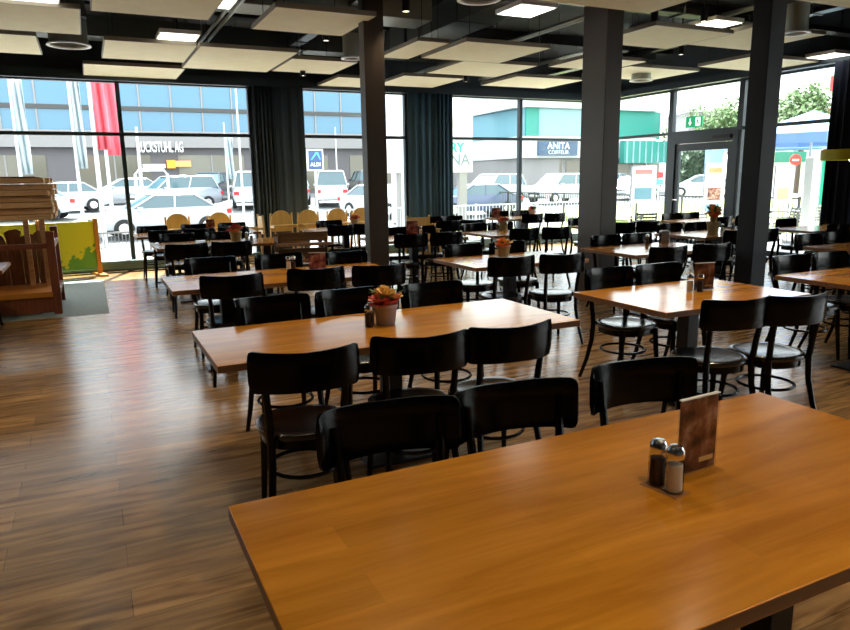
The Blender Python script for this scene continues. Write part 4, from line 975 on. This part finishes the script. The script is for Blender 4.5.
poster(632, 654, 167, 203, 17.5, 'white poster stand outside, left of the glazed door', 'petal_pink', 'glass_pale')
poster(706, 722, 165, 204, 17.5, 'poster stand with food picture seen through the door pane', 'petal_orange', 'card_print')
poster(776, 790, 167, 203, 18, 'poster stand with yellow picture outside the terrace window', 'sign_white', 'petal_yellow')
# red and blue small signs by the door
v = at(659.5, 175, D=20)
t = thing('parking_sign', (v.x, v.y, v.z), -YAW, 'small red sign over a blue one just left of the door frame', 'sign')
MB().box(-.11, .11, -.02, .02, -.09, .09).build('red_plate', 'red', t); MB().box(-.11, .11, -.02, .02, -.28, -.12).build('blue_plate', 'aldi_light', t); MB().tube([(0, .03, .1), (0, .03, -v.z-.12)], .02, 6).build('post', 'pole_white', t)
v = at(717, 155, D=30)
t = thing('blue_container', (v.x, v.y, 0), -YAW, 'blue box shaped kiosk behind the right of the door pane', 'kiosk')
MB().box(-.28, .28, 0, .6, -.1, v.z+.30).build('walls', 'parasol_blue', t); MB().box(-.3, .3, -.03, .63, v.z+.30, v.z+.36).build('roof', 'sign_blue', t)
# striped chimney and grey block
v = at(836, 100, D=60)
t = thing('chimney', (v.x, v.y, 0), 0, 'tall red and white striped chimney at the right of the terrace window', 'chimney')
for k in range(9):
    MB().lathe([(.62, 3+k*1.35), (.62, 3+(k+1)*1.35)], 16).build('red_band' if k % 2 == 0 else 'white_band', 'red' if k % 2 == 0 else 'sign_white', t)
MB().lathe([(.7, 0), (.7, 3)], 16).build('base', 'bldg_grey', t)
for px0, px1, top, D, mat, lab in ((690, 720, 112, 64, 'bldg_grey', 'grey flat roofed house behind the exit sign'), (788, 797, 110, 66, 'cream_block', 'cream block building right of the black pillar'), (806, 832, 97, 66, 'bldg_white', 'white tower block behind the terrace window')):
    a, b = at(px0, top, D=D), at(px1, top, D=D); w_ = ((a-b).length)/2; c = (a+b)/2
    t = thing('house', (c.x, c.y, 0), -YAW, lab, 'building')
    MB().box(-w_, w_, 0, 6, 0, a.z).build('walls', mat, t); MB().box(-w_-.15, w_+.15, -.15, 6.15, a.z, a.z+.25).build('roof', 'bldg_white', t)
    for k in range(3): MB().box(-w_*.6+k*w_*.5, -w_*.6+k*w_*.5+w_*.25, -.05, 0, a.z-1.8, a.z-.7).build('window', 'shop_glass', t)
# parasols over the terrace
def parasol(px, py, D, r_, mat, label):
    v = at(px, py, D=D); t = thing('parasol', (v.x, v.y, -.12), 0, label, 'parasol'); hz = v.z+.12
    n = 8; q = MB(); top = q.bm.verts.new((0, 0, hz+.55)); rim = [q.bm.verts.new((r_*math.cos(2*PI*i/n), r_*math.sin(2*PI*i/n), hz)) for i in range(n)]; lo = [q.bm.verts.new((r_*math.cos(2*PI*i/n), r_*math.sin(2*PI*i/n), hz-.22)) for i in range(n)]
    for i in range(n): q.face([top, rim[i], rim[(i+1) % n]]); q.face([rim[i], lo[i], lo[(i+1) % n], rim[(i+1) % n]])
    o = q.build('canopy', mat, t); s2 = o.modifiers.new('t', 'SOLIDIFY'); s2.thickness = .01
    MB().tube([(0, 0, 0), (0, 0, hz+.5)], .03, 8).build('pole', 'pole_white', t); MB().box(-.3, .3, -.3, .3, 0, .08).build('base', 'outdoor_grey', t)
parasol(812, 135, 15.8, 1.6, 'parasol_blue', 'blue terrace parasol right outside the window behind the black pillar')
parasol(775, 143, 22, 1.5, 'parasol_blue', 'blue terrace parasol farther out, left of the nearer one')
v = at(786, 157, D=26)
t = thing('green_awning', (v.x, v.y, 0), -YAW, 'dark green market awning beyond the terrace', 'awning')
MB().box(-1.0, .45, -.6, .9, v.z-.2, v.z+.18).build('canopy', 'awning_green', t); MB().box(-.95, -.9, -.5, -.45, -.1, v.z-.2).box(.35, .4, -.5, -.45, -.1, v.z-.2).build('posts', 'pole_white', t)
v = at(795.5, 160, D=24)
t = thing('round_sign', (v.x, v.y, v.z), -YAW, 'round red and white road sign beyond the terrace', 'sign')
MB().rings([[Vector((r_*math.cos(2*PI*j/20), y_, r_*math.sin(2*PI*j/20))) for j in range(20)] for r_, y_ in ((.2, -.01), (.2, .01))]).build('disc', 'red', t)
MB().box(-.11, .11, -.016, -.01, -.03, .03).build('bar', 'sign_white', t); MB().tube([(0, .03, .15), (0, .03, -v.z-.12)], .025, 6).build('post', 'pole_white', t)
v = at(811, 180, D=13.2)
t = thing('advertising_column', (v.x, v.y, -.12), 0, 'white slim advertising column outside on the terrace', 'column')
MB().box(-.09, .09, -.09, .09, 0, 1.95).build('shaft', 'sign_white', t, bevel=.01); MB().box(-.14, .14, -.14, .14, 0, .05).build('base', 'outdoor_grey', t)
v = at(825, 175, D=15.5)
t = thing('banner_flag', (v.x, v.y, -.12), -YAW, 'vertical green banner left of the navy curtain', 'banner')
MB().box(-.09, .12, -.01, .01, .95, 1.98).build('cloth', 'banner_green', t); MB().tube([(-.1, 0, 0), (-.1, 0, 2.05)], .015, 6).build('pole', 'pole_white', t); MB().box(-.25, .15, -.15, .15, 0, .04).build('base', 'outdoor_grey', t)
# terrace chairs and tables outside
def terrace_chair(x, y, rz, label, first=[None]):
    if first[0]: return dup(first[0], (x, y, -.12), rz, label)
    t = thing('terrace_chair', (x, y, -.12), rz, label, 'chair', 'grey metal terrace chairs outside'); first[0] = t
    for sx in (-1, 1):
        MB().tube([(sx*.22, -.22, 0), (sx*.22, -.2, .45), (sx*.22, -.28, .88)], .012, 6).build('leg', 'outdoor_grey', t); MB().tube([(sx*.22, .22, 0), (sx*.22, .22, .64), (sx*.22, -.22, .64)], .012, 6).build('leg', 'outdoor_grey', t)
    q = MB()
    for k in range(6): q.box(-.21, .21, -.2+k*.07, -.155+k*.07, .43, .445)
    q.build('seat', 'outdoor_grey', t)
    q = MB()
    for k in range(5): q.box(-.21, .21, -.235-.012*k, -.225-.012*k, .54+k*.07, .585+k*.07)
    q.build('backrest', 'outdoor_grey', t); return t
for px, D, rz, lab in ((626, 13.8, 30, 'grey terrace chair outside, right of the thick pillar'), (642, 14.8, -20, 'second grey terrace chair outside, right of the thick pillar'), (684, 13.7, 200, 'grey terrace chair outside, left in the door pane'), (710, 13.9, 180, 'grey terrace chair outside, right in the door pane'),
                       (784, 15.8, 60, 'grey terrace chair just right of the black pillar'), (800, 15.4, 100, 'grey terrace chair left of the advertising column'), (820, 15.8, 150, 'grey terrace chair right of the advertising column'), (834, 17.5, 170, 'grey terrace chair nearest the navy curtain')):
    v = at(px, 208, D=D); terrace_chair(v.x, v.y, R(rz), lab)
v = at(795, 205, D=17.0)
t = thing('terrace_table', (v.x, v.y, -.12), 0, 'grey terrace table among the chairs outside right', 'table')
MB().box(-.4, .4, -.4, .4, .71, .74).build('top', 'outdoor_grey', t); MB().tube([(0, 0, 0), (0, 0, .71)], .03, 8).build('stem', 'outdoor_grey', t); MB().box(-.25, .25, -.25, .25, 0, .03).build('base', 'outdoor_grey', t)
# unseen canopy put over the glazing outside to keep the high sun off most of the floor
struct('trim_20', MB().box(XL, XR+1.6, YF+.25, YF+.9, 3.55, 3.8), 'bldg_grey')

# ------------------------------------------------------------------ light
world = bpy.data.worlds.new('World'); scene.world = world; world.use_nodes = True
nt = world.node_tree; bg = nt.nodes['Background']
sky = nt.nodes.new('ShaderNodeTexSky'); sky.sky_type = 'NISHITA'; sky.sun_disc = False; sky.sun_elevation = R(52); sky.sun_rotation = R(25); sky.dust_density = 3; sky.air_density = 1.0
mix = nt.nodes.new('ShaderNodeMixRGB'); mix.inputs['Fac'].default_value = .7; mix.inputs['Color2'].default_value = (.50, .475, .44, 1)
sc = nt.nodes.new('ShaderNodeVectorMath'); sc.operation = 'SCALE'; sc.inputs['Scale'].default_value = .1
nt.links.new(sky.outputs['Color'], sc.inputs[0]); nt.links.new(sc.outputs[0], mix.inputs['Color1']); nt.links.new(mix.outputs['Color'], bg.inputs['Color'])
bg.inputs['Strength'].default_value = 8.0
sun = bpy.data.lights.new('sun', 'SUN'); sun.energy = 17; sun.angle = R(.6); sun.color = (1, .96, .9)
so = bpy.data.objects.new('sun', sun); col.objects.link(so)
az, el = R(20), R(56)     # azimuth clockwise from +Y
dirv = Vector((math.sin(az)*math.cos(el), math.cos(az)*math.cos(el), math.sin(el)))
so.rotation_euler = dirv.to_track_quat('Z', 'Y').to_euler(); so.location = (5, 30, 30)

cam = bpy.data.cameras.new('camera'); cam.sensor_width = 36; cam.lens = F_PX/850*36; cam.clip_end = 400; cam.clip_start = .05
co = bpy.data.objects.new('camera', cam); col.objects.link(co)
co.matrix_world = Matrix(((CR.x, CU.x, -CF.x, 0), (CR.y, CU.y, -CF.y, 0), (CR.z, CU.z, -CF.z, EYE), (0, 0, 0, 1)))
scene.camera = co
scene.view_settings.view_transform = 'Standard'; scene.view_settings.look = 'None'; scene.view_settings.gamma = 1; scene.view_settings.use_curve_mapping = False
scene.view_settings.exposure = 0.55
